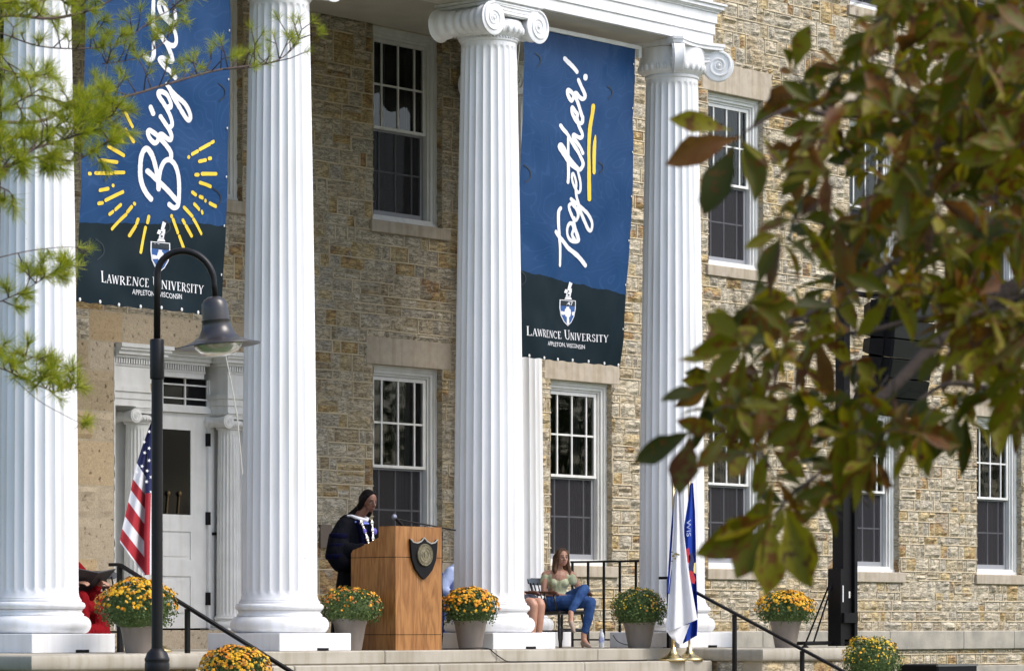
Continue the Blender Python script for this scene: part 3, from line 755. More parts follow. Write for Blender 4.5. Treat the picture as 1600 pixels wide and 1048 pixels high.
# ------------------------------------------------------------------ lectern
M['oak'] = None
def wood(name, c1, c2, rough=.38, sc_=(1, 1, .12), coat=.25, big=9):
    m = bpy.data.materials.new(name); m.use_nodes = True; nt = m.node_tree; N = nt.nodes; L = nt.links; b = N['Principled BSDF']
    tc = N.new('ShaderNodeTexCoord'); mp = N.new('ShaderNodeMapping'); mp.inputs['Scale'].default_value = sc_; L.new(tc.outputs['Object'], mp.inputs[0])
    n = N.new('ShaderNodeTexNoise'); n.inputs['Scale'].default_value = big; n.inputs['Detail'].default_value = 8; n.inputs['Distortion'].default_value = 1.2; L.new(mp.outputs[0], n.inputs['Vector'])
    n2 = N.new('ShaderNodeTexNoise'); n2.inputs['Scale'].default_value = big * 12; n2.inputs['Detail'].default_value = 3; L.new(mp.outputs[0], n2.inputs['Vector'])
    mu = N.new('ShaderNodeMath'); mu.operation = 'MULTIPLY'; mu.inputs[1].default_value = 6; L.new(n.outputs[0], mu.inputs[0])
    fr = N.new('ShaderNodeMath'); fr.operation = 'PINGPONG'; fr.inputs[1].default_value = .5; L.new(mu.outputs[0], fr.inputs[0])
    ad = N.new('ShaderNodeMath'); ad.operation = 'MULTIPLY_ADD'; ad.inputs[1].default_value = .7; L.new(n2.outputs[0], ad.inputs[0]); L.new(fr.outputs[0], ad.inputs[2])
    rp = ramp(nt, [(.25, c1), (.9, c2)]); L.new(ad.outputs[0], rp.inputs[0]); L.new(rp.outputs[0], b.inputs['Base Color'])
    b.inputs['Roughness'].default_value = rough; b.inputs['Coat Weight'].default_value = coat; b.inputs['Coat Roughness'].default_value = .2
    return m
M['oak'] = wood('honey_oak', (.20, .075, .018), (.38, .175, .052), big=5)
LX0, LX1, LY0, LY1 = 26.24, 26.98, 24.38, 25.04
lec = empty('lectern', ((LX0 + LX1) / 2, (LY0 + LY1) / 2, 0), label='tall oak wooden lectern with a black shield on its front', cat='lectern')
def side(x0, x1, name):
    prof = [(LY0 + .0, 1.005), (LY1, 1.005), (LY1 - .0, 1.05), (LY1 - .03, 1.085), (LY1 - .09, 1.10), (LY1 - .2, 1.135), (LY1 - .32, 1.18), (LY0 + .25, 1.215), (LY0 + .245, 1.335), (LY0 + .0, 1.335)]
    mb = MB()
    def P(y0, y1, z0, z1): mb.box(x0, x1, y0, y1, z0, z1)
    P(LY0 + .025, LY1, .0, .165); P(LY0 + .025, LY1, .172, .998)
    n = len(prof); vs = [(x0, y, z) for y, z in prof] + [(x1, y, z) for y, z in prof]
    mb.add(vs, [tuple(range(n)), tuple(range(2 * n - 1, n - 1, -1))] + [(i, (i + 1) % n, (i + 1) % n + n, i + n) for i in range(n)])
    return mb.build(name, M['oak'], lec)
side(LX0, LX0 + .025, 'side_panel'); side(LX1 - .025, LX1, 'side_panel')
mb = MB(); mb.box(LX0 + .0, LX1 - .0, LY0, LY0 + .0245, .0, .165); mb.box(LX0, LX1, LY0, LY0 + .0245, .172, .998); mb.box(LX0 + .0255, LX1 - .0255, LY0, LY0 + .0245, 1.005, 1.335)
mb.build('front_panel', M['oak'], lec)
mb = MB(); mb.box(LX0 + .026, LX1 - .026, LY0 + .03, LY0 + .24, 1.31, 1.33); mb.add([(LX0 + .026, LY0 + .25, 1.2), (LX1 - .026, LY0 + .25, 1.2), (LX1 - .026, LY1, 1.06), (LX0 + .026, LY1, 1.06)], [(0, 1, 2, 3)]); mb.box(LX0 + .03, LX1 - .03, LY0 + .03, LY1 - .02, .1, .12); mb.build('reading_top', M['oak'], lec)
mb = MB(); mb.box(LX0 + .004, LX1 - .004, LY0 + .004, LY0 + .02, .164, .173); mb.box(LX0 + .004, LX1 - .004, LY0 + .004, LY0 + .02, .997, 1.006); mb.box(LX0 + .004, LX0 + .02, LY0 + .03, LY1 - .004, .164, .173); mb.box(LX0 + .004, LX0 + .02, LY0 + .03, LY1 - .004, .997, 1.006)
mb.build('groove', M['black'], lec)
sx, sz = (LX0 + LX1) / 2 + .055, 1.0
shp = [(-.215, .20), (-.17, .165), (-.11, .155), (-.05, .175), (0, .215), (.05, .175), (.11, .155), (.17, .165), (.215, .20), (.21, .10), (.19, -.02), (.14, -.12), (.07, -.19), (0, -.235), (-.07, -.19), (-.14, -.12), (-.19, -.02), (-.21, .10)]
mb = MB(); mb.prism([(sx + a, sz + b) for a, b in shp], LY0 - .03, LY0 - .001)
shd = mb.build('shield', M['black'], lec)
mb = MB(); mb.tube([(sx + a, LY0 - .03, sz + b) for a, b in shp[:9]], .008, 6); mb.build('shield_edge', mat('silver_edge', (.7, .7, .7), .3, metal=1.), shd)
M['pewter'] = mat('aged_bronze', (.30, .26, .17), .45, metal=.7, var=.4, vscale=30, bump=.5, bscale=60)
mb = MB(); mb.lathe([(.12, LY0 - .045), (.12, LY0 - .031)], (sx, sz + .03), 40, 'y'); 
def ringy(mb, c, r, rt, y, n=40): mb.tube([(c[0] + r * math.cos(2 * math.pi * k / n), y, c[1] + r * math.sin(2 * math.pi * k / n)) for k in range(n + 1)], rt, 6, False)
for r_ in (.115, .085, .05): ringy(mb, (sx, sz + .03), r_, .005, LY0 - .046)
mb.tube([(sx - .015, LY0 - .047, sz + .06), (sx - .015, LY0 - .047, sz + .005), (sx + .025, LY0 - .047, sz + .005)], .006, 6)
for k in range(22): a = 2 * math.pi * k / 22; mb.box(sx + .1 * math.cos(a) - .004, sx + .1 * math.cos(a) + .004, LY0 - .05, LY0 - .045, sz + .03 + .1 * math.sin(a) - .006, sz + .03 + .1 * math.sin(a) + .006)
mb.build('seal', M['pewter'], shd)

# microphone on its boom stand
mic = empty('microphone_stand', (27.12, 24.75, 0), label='black microphone stand whose boom reaches over the lectern top', cat='microphone stand')
mb = MB(); mb.tube([(27.10, 24.72, .03), (27.10, 24.72, 1.34)], .012, 8); mb.build('pole', M['black'], mic)
mb = MB(); pA = onY(712, 828, 24.62); pB = onY(622, 811, 24.95); mb.tube([pA, pB], .0085, 8); mb.build('boom', M['black'], mic)
mb = MB()
for a in (0, 2.1, 4.2): mb.tube([(27.10, 24.72, .12), (27.10 + .2 * math.cos(a), 24.72 + .2 * math.sin(a), .015)], .01, 6)
mb.build('tripod', M['black'], mic)
mb = MB(); mb.lathe([(.022, 1.30), (.026, 1.33), (.022, 1.36)], (27.10, 24.72), 12); mb.build('clutch', M['black'], mic)
mb = MB(); pM = onY(616, 807, 24.95); pN = onY(630, 822, 24.93); dv = (pN - pM)
mb.tube([pM + dv * .15, pM + dv * .5, pN], [.022, .017, .012], 12); hd = mb.build('microphone', M['black'], mic)
mb = MB(); mb.ell(tuple(pM), (.03, .03, .032), 14, 10); mb.build('grille', mat('mic_grille', (.30, .33, .42), .4, metal=.8, bump=.6, bscale=300), hd)
mb = MB(); pts = []
for (x, y, Y) in ((691, 830, 24.7), (690, 900, 24.7), (693, 975, 24.7), (690, 1008, 24.65)): pts.append(onY(x, y, Y))
mb.tube(pts, .007, 6); mb.build('mic_cable', M['black'], mic)
cb = MB(); pts = [(27.1, 24.6, .01), (27.3, 24.38, .012), (27.5, 24.30, .02), (27.62, 24.25, .008), (27.66, 24.225, -.03), (27.78, 24.222, -.09), (27.9, 24.215, -.132), (28.2, 24.21, -.136), (29.2, 24.2, -.136), (30.3, 24.17, -.136)]
def smooth_pts(P, n=6):
    P = [Vector(p) for p in P]; out = []
    for i in range(len(P) - 1):
        p0, p1, p2, p3 = P[max(i - 1, 0)], P[i], P[i + 1], P[min(i + 2, len(P) - 1)]
        for k in range(n):
            t = k / n; out.append(.5 * ((2 * p1) + (-p0 + p2) * t + (2 * p0 - 5 * p1 + 4 * p2 - p3) * t * t + (-p0 + 3 * p1 - 3 * p2 + p3) * t ** 3))
    out.append(P[-1]); return out
cb.tube(smooth_pts(pts), .006, 6)
tag(cb.build('floor_cable', M['black']), 'thin black cable running from the lectern down over the platform edge', 'cable')
cb = MB(); cb.tube(smooth_pts([onY(958, 992, 24.75), onY(965, 1001, 24.75), onY(976, 1006, 24.72), onY(990, 1008, 24.7)]), .005, 6)
tag(cb.build('floor_cable', M['black']), 'short curved black cable beside the pot with dark green buds', 'cable')
tag(MB().box(28.70, 28.895, YW - .05, YW - .004, 1.195, 1.475).build('wall_plaque', mat('bronze_plaque', (.16, .12, .09), .5, metal=.3, bump=.6, bscale=60)), 'small dark bronze plaque on the stone wall left of the speaker', 'plaque')

# water bottle
bo = empty('water_bottle', (31.1, 25.35, 0), label='small clear water bottle with a blue label beside the chair', cat='bottle')
c_ = onY(940, 1012, 25.3); bx, by = c_.x, c_.y; bo.location = (bx, by, 0)
mb = MB(); mb.lathe([(.028, .0), (.032, .01), (.032, .14), (.026, .17), (.012, .195), (.012, .205)], (bx, by), 16); mb.build('bottle_body', mat('clear_plastic', (.75, .8, .85), .12, spec=.6), bo, smooth=True)
mb = MB(); mb.lathe([(.033, .06), (.033, .125)], (bx, by), 16, cap=False); mb.build('label_band', mat('bottle_label', (.12, .2, .6), .4, vcol=(.7, .75, .9), vscale=30), bo)
mb = MB(); mb.lathe([(.014, .203), (.014, .222)], (bx, by), 12); mb.build('cap', mat('bottle_cap', (.8, .8, .85), .4), bo)

# ------------------------------------------------------------------ potted mums
M['mum_leaf'] = None
def island_mat(name, stops, rough=.55, spec=.3, trans=0., spots=None, sscale=25):
    m = bpy.data.materials.new(name); m.use_nodes = True; nt = m.node_tree; N = nt.nodes; L = nt.links; b = N['Principled BSDF']
    g = N.new('ShaderNodeNewGeometry'); rp = ramp(nt, stops); L.new(g.outputs['Random Per Island'], rp.inputs[0]); out = rp.outputs[0]
    if spots:
        tc = N.new('ShaderNodeTexCoord'); n = N.new('ShaderNodeTexNoise'); n.inputs['Scale'].default_value = sscale; n.inputs['Detail'].default_value = 5; L.new(tc.outputs['Object'], n.inputs['Vector'])
        thr = N.new('ShaderNodeMath'); thr.operation = 'MULTIPLY_ADD'; thr.inputs[1].default_value = .17; L.new(g.outputs['Random Per Island'], thr.inputs[0]); L.new(n.outputs[0], thr.inputs[2])
        r2 = ramp(nt, [(.60, (0, 0, 0)), (.68, (1, 1, 1))]); L.new(thr.outputs[0], r2.inputs[0])
        n3 = N.new('ShaderNodeTexNoise'); n3.inputs['Scale'].default_value = 7; L.new(tc.outputs['Object'], n3.inputs['Vector'])
        bc = ramp(nt, spots); L.new(n3.outputs[0], bc.inputs[0])
        mx = N.new('ShaderNodeMix'); mx.data_type = 'RGBA'; L.new(r2.outputs[0], mx.inputs[0]); L.new(out, mx.inputs[6]); L.new(bc.outputs[0], mx.inputs[7]); out = mx.outputs[2]
    L.new(out, b.inputs['Base Color']); b.inputs['Roughness'].default_value = rough; b.inputs['Specular IOR Level'].default_value = spec
    if trans:
        t = N.new('ShaderNodeBsdfTranslucent'); L.new(out, t.inputs[0]); ms = N.new('ShaderNodeMixShader'); ms.inputs[0].default_value = trans
        L.new(b.outputs[0], ms.inputs[1]); L.new(t.outputs[0], ms.inputs[2]); L.new(ms.outputs[0], N['Material Output'].inputs[0])
    return m
M['mum_leaf'] = island_mat('mum_foliage', [(0, (.045, .08, .02)), (.5, (.08, .13, .035)), (1, (.14, .19, .06))], trans=.2)
M['mum_orange'] = island_mat('orange_blooms', [(0, (.60, .16, .008)), (.4, (.68, .25, .01)), (.75, (.66, .33, .012)), (1, (.40, .11, .012))], .6)
M['mum_yellow'] = island_mat('golden_blooms', [(0, (.68, .36, .010)), (.4, (.66, .30, .01)), (.75, (.72, .45, .02)), (1, (.45, .18, .012))], .6)
M['mum_rust'] = island_mat('rusty_blooms', [(0, (.32, .09, .015)), (.4, (.42, .15, .02)), (.7, (.30, .12, .03)), (1, (.50, .25, .04))], .6)
M['mum_bud'] = island_mat('yellow_buds', [(0, (.55, .42, .03)), (.5, (.65, .5, .05)), (1, (.45, .25, .03))], .6)
LEAF = ([(0, 0, 0), (.35, .4, .05), (0, 1, .0), (-.35, .4, .05)], [(0, 1, 2, 3)])
def flower_tpl():
    vs = [(0, 0, .18)]; n = 10
    for k in range(n): a = 2 * math.pi * k / n; r = 1 if k % 2 == 0 else .72; vs.append((r * math.cos(a), r * math.sin(a), 0))
    return vs, [(0, 1 + k, 1 + (k + 1) % n) for k in range(n)]
FLW = flower_tpl()
def basis(p, n, s, roll):
    n = n.normalized(); t = n.orthogonal().normalized(); t = Matrix.Rotation(roll, 3, n) @ t; b = n.cross(t)
    return Matrix(((t.x * s, b.x * s, n.x * s, p.x), (t.y * s, b.y * s, n.y * s, p.y), (t.z * s, b.z * s, n.z * s, p.z), (0, 0, 0, 1)))
def mum(x, y, z, r, lab, kinds, dens, seed, pr=.19, ph=.34, top=.85, flat=.74, gap=-.12):
    rg = random.Random(seed); o = empty('potted_mum', (x, y, z), label=lab, cat='potted plant', group='potted chrysanthemums on the steps and platform')
    p = MB(); p.lathe([(pr * .66, 0), (pr * .70, .02), (pr * .95, ph - .06), (pr, ph - .05), (pr * 1.02, ph), (pr * .93, ph), (pr * .9, ph - .03)], (x, y), 36)
    for v in range(len(p.v)): p.v[v] = (p.v[v][0], p.v[v][1], p.v[v][2] + z)
    p.build('pot', M['pot'], o, angle=40)
    C = Vector((x + rg.uniform(-.02, .02), y, z + ph + r * .33)); rx, rz = r * rg.uniform(.97, 1.06), r * flat * rg.uniform(.93, 1.08)
    lv = MB(); mats4 = []
    for i in range(3600):
        d = Vector((rg.gauss(0, 1), rg.gauss(0, 1), rg.gauss(.25, 1))).normalized()
        if d.z < -.62: continue
        k = rg.uniform(.72, 1.0) * (1 + .13 * noise.noise(d * 2.2 + Vector((seed, 0, 0)))) * (1 + .03 * rg.gauss(0, 1))
        p_ = C + Vector((d.x * rx, d.y * rx, d.z * rz)) * k
        nn = (d + Vector((rg.gauss(0, .7), rg.gauss(0, .7), rg.gauss(0, .7)))).normalized()
        mats4.append(basis(p_, nn, rg.uniform(.02, .036), rg.random() * 6.28))
    # sprigs drooping over the rim
    for i in range(26):
        a = rg.random() * 6.28; L_ = rg.uniform(.02, .10)
        for q in range(9):
            t = q / 8; p_ = Vector((x + (pr + .05 + .04 * t) * math.cos(a), y + (pr + .05 + .04 * t) * math.sin(a), z + ph + .03 - L_ * t))
            mats4.append(basis(p_ + Vector((rg.gauss(0, .012), rg.gauss(0, .012), 0)), Vector((rg.gauss(0, 1), rg.gauss(0, 1), rg.gauss(0, 1))), .024, rg.random() * 6))
    lv.inst(*LEAF, mats4); lv.ell(tuple(C - Vector((0, 0, .02))), (rx * .74, rx * .74, rz * .7), 16, 10)
    lv.build('foliage', M['mum_leaf'], o)
    fl = MB(); 
    for mi, (mk, share) in enumerate(kinds):
        ms = []
        for i in range(int(dens * share)):
            d = Vector((rg.gauss(0, 1), rg.gauss(0, 1), rg.gauss(.5, 1))).normalized()
            if d.z < -.15 + rg.random() * .3 * (1.4 - top): continue
            if rg.random() > (.35 + .65 * (d.z + .2)) * 1.1: continue
            if noise.noise(d * 2.6 + Vector((seed * 3.1, mi, 0))) < gap: continue
            k = (1 + .13 * noise.noise(d * 2.2 + Vector((seed, 0, 0)))) * rg.uniform(.98, 1.05)
            p_ = C + Vector((d.x * rx, d.y * rx, d.z * rz)) * k
            nn = (d + Vector((rg.gauss(0, .35), rg.gauss(0, .35), rg.gauss(.1, .35)))).normalized()
            ms.append(basis(p_, nn, (rg.uniform(.007, .012) if 'bud' in mk else rg.uniform(.011, .024) * (.8 if 'rust' in mk else 1)), rg.random() * 6))
        fl.use(mi).inst(*FLW, ms)
    fl.build('blossoms', [M[k] for k, _ in kinds], o)
mum(21.9, 23.72, 0, .37, 'large golden yellow mum in a taupe pot behind the lamp post', [('mum_yellow', .75), ('mum_orange', .25)], 1500, 1, .185, .31)
mum(25.78, 24.62, 0, .325, 'orange and rusty brown mum in a taupe pot left of the lectern', [('mum_orange', .25), ('mum_rust', .6), ('mum_bud', .15)], 950, 2, .185, .34, gap=.0)
mum(27.55, 24.47, 0, .32, 'bright orange mum in a taupe pot between the lectern and the white column', [('mum_orange', .5), ('mum_yellow', .5)], 1500, 3, .185, .34)
mum(30.57, 24.5, 0, .345, 'dark green mum with small yellow buds in a taupe pot by the flag stands', [('mum_bud', .8), ('mum_rust', .2)], 1400, 4, .19, .33, flat=.78, gap=.03)
mum(32.4, 23.72, 0, .35, 'orange yellow mum in a taupe pot beside the black lift mast', [('mum_yellow', .75), ('mum_orange', .25)], 1500, 5, .185, .33, flat=.62)
mum(22.0, 22.5, -.6, .32, 'orange yellow mum low in front of the left stair block', [('mum_yellow', .5), ('mum_orange', .3), ('mum_rust', .2)], 1600, 6, .19, .33)
mum(32.45, 22.5, -.6, .36, 'greenish yellow mum low in front of the right stair block', [('mum_bud', .85), ('mum_yellow', .15)], 1700, 7, .19, .33, flat=.8, gap=-.05)

# ------------------------------------------------------------------ street lamp
LPX, LPY = 19.21, 20.58
lp = empty('lamp_post', (LPX, LPY, -1.35), label='black gooseneck lamp post with a bell shade standing in front of the columns', cat='street lamp')
rt = Vector((SA, -CA, 0))
def lpt(du, z): return Vector((LPX, LPY, 0)) + rt * du + Vector((0, 0, z))
ppm = 5210 / (LPX * CA + LPY * SA)
def lz(y): return .264 + (977 - y) / ppm
def lu(x): return (x - 245) / ppm
mb = MB(); mb.lathe([(.16, -1.35), (.16, -1.2), (.13, -1.1), (.10, -.9), (.09, -.5), (.085, -.18), (.105, lz(1048) - .02), (.104, lz(1036)), (.100, lz(1034)), (.105, lz(1031)), (.105, lz(1028)), (.098, lz(1026)), (.085, lz(1019)), (.055, lz(1013)), (.0475, lz(1012))], (LPX, LPY), 32); mb.build('base', M['bronze'], lp, angle=40)
mb = MB(); mb.lathe([(.0475, lz(1012)), (.0475, lz(593)), (.058, lz(592)), (.060, lz(590)), (.060, lz(532)), (.055, lz(530)), (.0285, lz(529))], (LPX, LPY), 24); mb.build('pole', M['bronze'], lp, angle=40)
mb = MB(); pts = [lpt(0, lz(531)), lpt(0, lz(440))]
a0, cxx, ryy = math.pi, (245 + 332) / 2, 1
for k in range(25):
    a = math.pi * (1 - k / 24); xx = 289.5 + 44.5 * math.cos(a); yy = 430 - 44.5 * math.sin(a) * (1.0 + .0) + (14 * (k / 24))
    pts.append(lpt(lu(xx), lz(yy)))
pts.append(lpt(lu(336), lz(466)))
mb.tube(pts, [.029] * (len(pts) - 4) + [.027, .025, .025, .025], 14); mb.build('gooseneck', M['bronze'], lp, smooth=True)
mb = MB(); sx_, stz = lu(333.5), lz(463)
prof = [(.01, .0), (.05, -.004), (.085, -.025), (.105, -.06), (.112, -.11), (.114, -.19), (.125, -.2), (.125, -.215), (.122, -.22), (.13, -.27), (.16, -.33), (.222, -.375), (.30, -.402), (.352, -.412), (.354, -.42), (.30, -.415), (.2, -.395), (.12, -.36)]
vs = []; n = 48; tilt = Matrix.Rotation(R(-5.5), 3, Vector((CA, SA, 0)))
top = lpt(sx_, stz)
rs = [[tuple(top + tilt @ Vector((r * math.cos(2 * math.pi * k / n), r * math.sin(2 * math.pi * k / n), z))) for k in range(n)] for r, z in prof]
mb.rings(rs, cap=True); mb.build('lamp_shade', mat('lamp_shade_enamel', (.035, .030, .029), .30, spec=.6, var=.25, vscale=5), lp, angle=40)
mb = MB(); rs = [[tuple(top + tilt @ Vector((r * math.cos(2 * math.pi * k / n), r * math.sin(2 * math.pi * k / n), z))) for k in range(n)] for r, z in [(.205, -.395), (.2, -.42), (.17, -.46), (.12, -.49), (.06, -.505), (.01, -.508)]]
mb.rings(rs); gm = mat('lamp_bowl_glass', (.62, .6, .56), .12, spec=.6, bump=.4, bscale=25); gm.node_tree.nodes['Principled BSDF'].inputs['Transmission Weight'].default_value = .55
mb.build('lens', gm, lp, smooth=True)
mb = MB(); q0 = top + Vector((0, 0, -.50)) ; mb.tube([q0, onY(367, 600, 27.2), onY(375, 650, 28.0)], .006, 5)
cb = MB(); cb.tube([onY(351, 548, 24.9), onY(362, 600, 24.9), onY(371, 652, 24.9), onY(379, 740, 24.9)], .006, 5)
tag(cb.build('pale_cord', M['wire']), 'thin pale cord hanging between the lamp shade and the column', 'cord')

# ------------------------------------------------------------------ banners
def banner_mat(name, vb, ub):
    """blue vinyl with faint contour lines; dark slate below a rough brushed edge"""
    m = bpy.data.materials.new(name); m.use_nodes = True; nt = m.node_tree; N = nt.nodes; L = nt.links; b = N['Principled BSDF']
    uv = N.new('ShaderNodeUVMap'); uv.uv_map = 'UVMap'; sp = N.new('ShaderNodeSeparateXYZ'); L.new(uv.outputs[0], sp.inputs[0])
    mp = N.new('ShaderNodeMapping'); mp.inputs['Scale'].default_value = (2.1, 4, 1); L.new(uv.outputs[0], mp.inputs[0])
    n = N.new('ShaderNodeTexNoise'); n.inputs['Scale'].default_value = 1.0; n.inputs['Detail'].default_value = 2.2; n.inputs['Distortion'].default_value = .7; L.new(mp.outputs[0], n.inputs['Vector'])
    mu = N.new('ShaderNodeMath'); mu.operation = 'MULTIPLY'; mu.inputs[1].default_value = 26; L.new(n.outputs[0], mu.inputs[0])
    pp = N.new('ShaderNodeMath'); pp.operation = 'PINGPONG'; pp.inputs[1].default_value = .5; L.new(mu.outputs[0], pp.inputs[0])
    ln = ramp(nt, [(0, (.30,) * 3), (.05, (.22,) * 3), (.10, (0, 0, 0))]); L.new(pp.outputs[0], ln.inputs[0])
    mx = N.new('ShaderNodeMix'); mx.data_type = 'RGBA'; mx.inputs[6].default_value = (.012, .05, .14, 1); mx.inputs[7].default_value = (.04, .10, .24, 1); L.new(ln.outputs[0], mx.inputs[0])
    # rough boundary
    n2 = N.new('ShaderNodeTexNoise'); n2.inputs['Scale'].default_value = 9; n2.inputs['Detail'].default_value = 6; L.new(uv.outputs[0], n2.inputs['Vector'])
    a = N.new('ShaderNodeMath'); a.operation = 'MULTIPLY_ADD'; a.inputs[1].default_value = ub; L.new(sp.outputs[0], a.inputs[0]); L.new(sp.outputs[1], a.inputs[2])
    b2 = N.new('ShaderNodeMath'); b2.operation = 'MULTIPLY_ADD'; b2.inputs[1].default_value = .02; L.new(n2.outputs[0], b2.inputs[0]); L.new(a.outputs[0], b2.inputs[2])
    g = N.new('ShaderNodeMath'); g.operation = 'GREATER_THAN'; g.inputs[1].default_value = vb; L.new(b2.outputs[0], g.inputs[0])
    m2 = N.new('ShaderNodeMix'); m2.data_type = 'RGBA'; L.new(g.outputs[0], m2.inputs[0]); L.new(mx.outputs[2], m2.inputs[6]); m2.inputs[7].default_value = (.006, .015, .021, 1)
    L.new(m2.outputs[2], b.inputs['Base Color']); b.inputs['Roughness'].default_value = .45; b.inputs['Specular IOR Level'].default_value = .16
    return m
M['print_white'] = mat('white_print', (.78, .78, .80), .5); M['print_yellow'] = mat('yellow_print', (.78, .55, .04), .5); M['print_blue'] = mat('blue_print', (.03, .10, .30), .5); M['print_dark'] = mat('dark_print', (.012, .02, .03), .5)
class Banner:
    def __init__(s, x0, wd, zt, H, push, seed): s.x0, s.w, s.zt, s.H, s.push, s.sd = x0, wd, zt, H, push, seed
    def P(s, u, v, off=0.):
        y = 24.9 + s.push * v ** 2 + (.018 * math.sin(u * 9 + s.sd + v * 1.5) + .010 * math.sin(u * 21 + v * 5 + s.sd)) * (.25 + .75 * v) + .030 * noise.noise(Vector((u * 3, v * 6, s.sd))) + .018 * noise.noise(Vector((u * 9, v * 8, s.sd))) + .016 * noise.noise(Vector((u * 16 + v * 6, v * 9, s.sd))) * (1 - v)
        z = s.zt - s.H * v
        if v > .9: z += .012 * math.sin(u * 18 * math.pi) * (v - .9) * 10 * .5
        return Vector((s.x0 + u * s.w, y - off, z))
    def uv(s, x, y):
        Y = 24.9
        for _ in range(6):
            p = onY(x, y, Y); v = (s.zt - p.z) / s.H; Y = 24.9 + s.push * max(0, min(1, v)) ** 2
        return (p.x - s.x0) / s.w, v
    def px(s, x, y, off=.004): u, v = s.uv(x, y); return s.P(u, v, off)
def stroke(mb, B, pts, r, off=.006, taper=None, n=7, k=None):
    r = r * (1.16 if k in (0, 1) else 1)
    """rounded brush stroke through photo points, laid on the banner"""
    if k is not None: mb.use(k)
    P = smooth_pts([(x, y, 0) for x, y in pts], n) if len(pts) > 2 else [Vector((*pts[0], 0)).lerp(Vector((*pts[1], 0)), i / 4) for i in range(5)]
    L_, R_ = [], []
    for i, p in enumerate(P):
        d = P[min(i + 1, len(P) - 1)] - P[max(i - 1, 0)]
        if d.length < 1e-6: d = Vector((1, 0, 0))
        d.normalize(); t = i / (len(P) - 1); rr = r * (1 + .12 * noise.noise(Vector((p.x * .3, p.y * .3, 3))))
        if taper == 's': rr *= min(1, .25 + t * 3)
        q = Vector((-d.y, d.x, 0)) * rr; q.x *= .72
        L_.append(p + q); R_.append(p - q)
    vs = [B.px(p.x, p.y, off) for p in L_ + R_]; m = len(P)
    mb.add(vs, [(i, i + 1, m + i + 1, m + i) for i in range(m - 1)])
    for p in (P[0], P[-1]):
        if taper == 's' and p is P[0]: continue
        c = [B.px(p.x + .72 * r * math.cos(a * math.pi / 6), p.y + r * math.sin(a * math.pi / 6), off) for a in range(12)]
        mb.add(c, [tuple(range(12))])
def poly(mb, B, pts, off=.006, k=0):
    mb.use(k); mb.add([B.px(x, y, off) for x, y in pts], [tuple(range(len(pts)))])
SER = {  # simple serif capitals: straight strokes (x0,y0,x1,y1,width) and arcs (cx,cy,rx,ry,a0,a1,width)
 'L': (.62, [(.16, 0, .16, 1, .15), (.03, .02, .58, .02, .05), (.03, .98, .3, .98, .05), (.57, 0, .57, .2, .06)], []),
 'A': (.78, [(.08, 0, .40, 1, .07), (.40, 1, .70, 0, .15), (.2, .33, .58, .33, .05), (0, .02, .2, .02, .05), (.56, .02, .84, .02, .05)], []),
 'W': (1.08, [(.08, 1, .32, 0, .14), (.32, 0, .54, .95, .06), (.54, .95, .78, 0, .14), (.78, 0, 1.0, 1, .06), (0, .98, .22, .98, .05), (.9, .98, 1.1, .98, .05)], []),
 'R': (.76, [(.16, 0, .16, 1, .15), (.03, .02, .3, .02, .05), (.03, .98, .3, .98, .05), (.34, .48, .70, 0, .14)], [(.28, .73, .26, .25, -90, 90, .11)]),
 'E': (.62, [(.16, 0, .16, 1, .15), (.03, .02, .56, .02, .05), (.03, .98, .52, .98, .05), (.16, .52, .42, .52, .05), (.55, 0, .55, .2, .06), (.51, .8, .51, 1, .06)], []),
 'N': (.84, [(.14, 0, .14, 1, .07), (.14, 1, .70, 0, .15), (.70, 0, .70, 1, .07), (.0, .02, .26, .02, .05), (.58, .98, .82, .98, .05)], []),
 'C': (.74, [(.64, .72, .64, .95, .06)], [(.42, .5, .34, .46, 45, 315, .12)]),
 'U': (.82, [(.15, .3, .15, 1, .14), (.68, .3, .68, 1, .07), (.02, .98, .3, .98, .05), (.56, .98, .8, .98, .05)], [(.415, .32, .265, .30, 180, 360, .10)]),
 'I': (.36, [(.17, 0, .17, 1, .15), (.03, .02, .31, .02, .05), (.03, .98, .31, .98, .05)], []),
 'V': (.76, [(.08, 1, .38, 0, .15), (.38, 0, .66, 1, .06), (0, .98, .22, .98, .05), (.56, .98, .76, .98, .05)], []),
 'S': (.56, [(.45, .74, .45, .95, .05), (.06, .05, .06, .28, .05)], [(.27, .74, .19, .22, 40, 260, .11), (.27, .26, .2, .23, -140, 80, .12)]),
 'T': (.70, [(.34, 0, .34, .98, .15), (.02, .97, .66, .97, .06), (.2, .02, .48, .02, .05), (.03, .78, .03, 1, .05), (.65, .78, .65, 1, .05)], []),
 'Y': (.74, [(.34, 0, .34, .48, .15), (.34, .45, .08, 1, .14), (.34, .45, .64, 1, .06), (0, .98, .2, .98, .05), (.54, .98, .74, .98, .05)], []), ' ': (.36, [], [])}
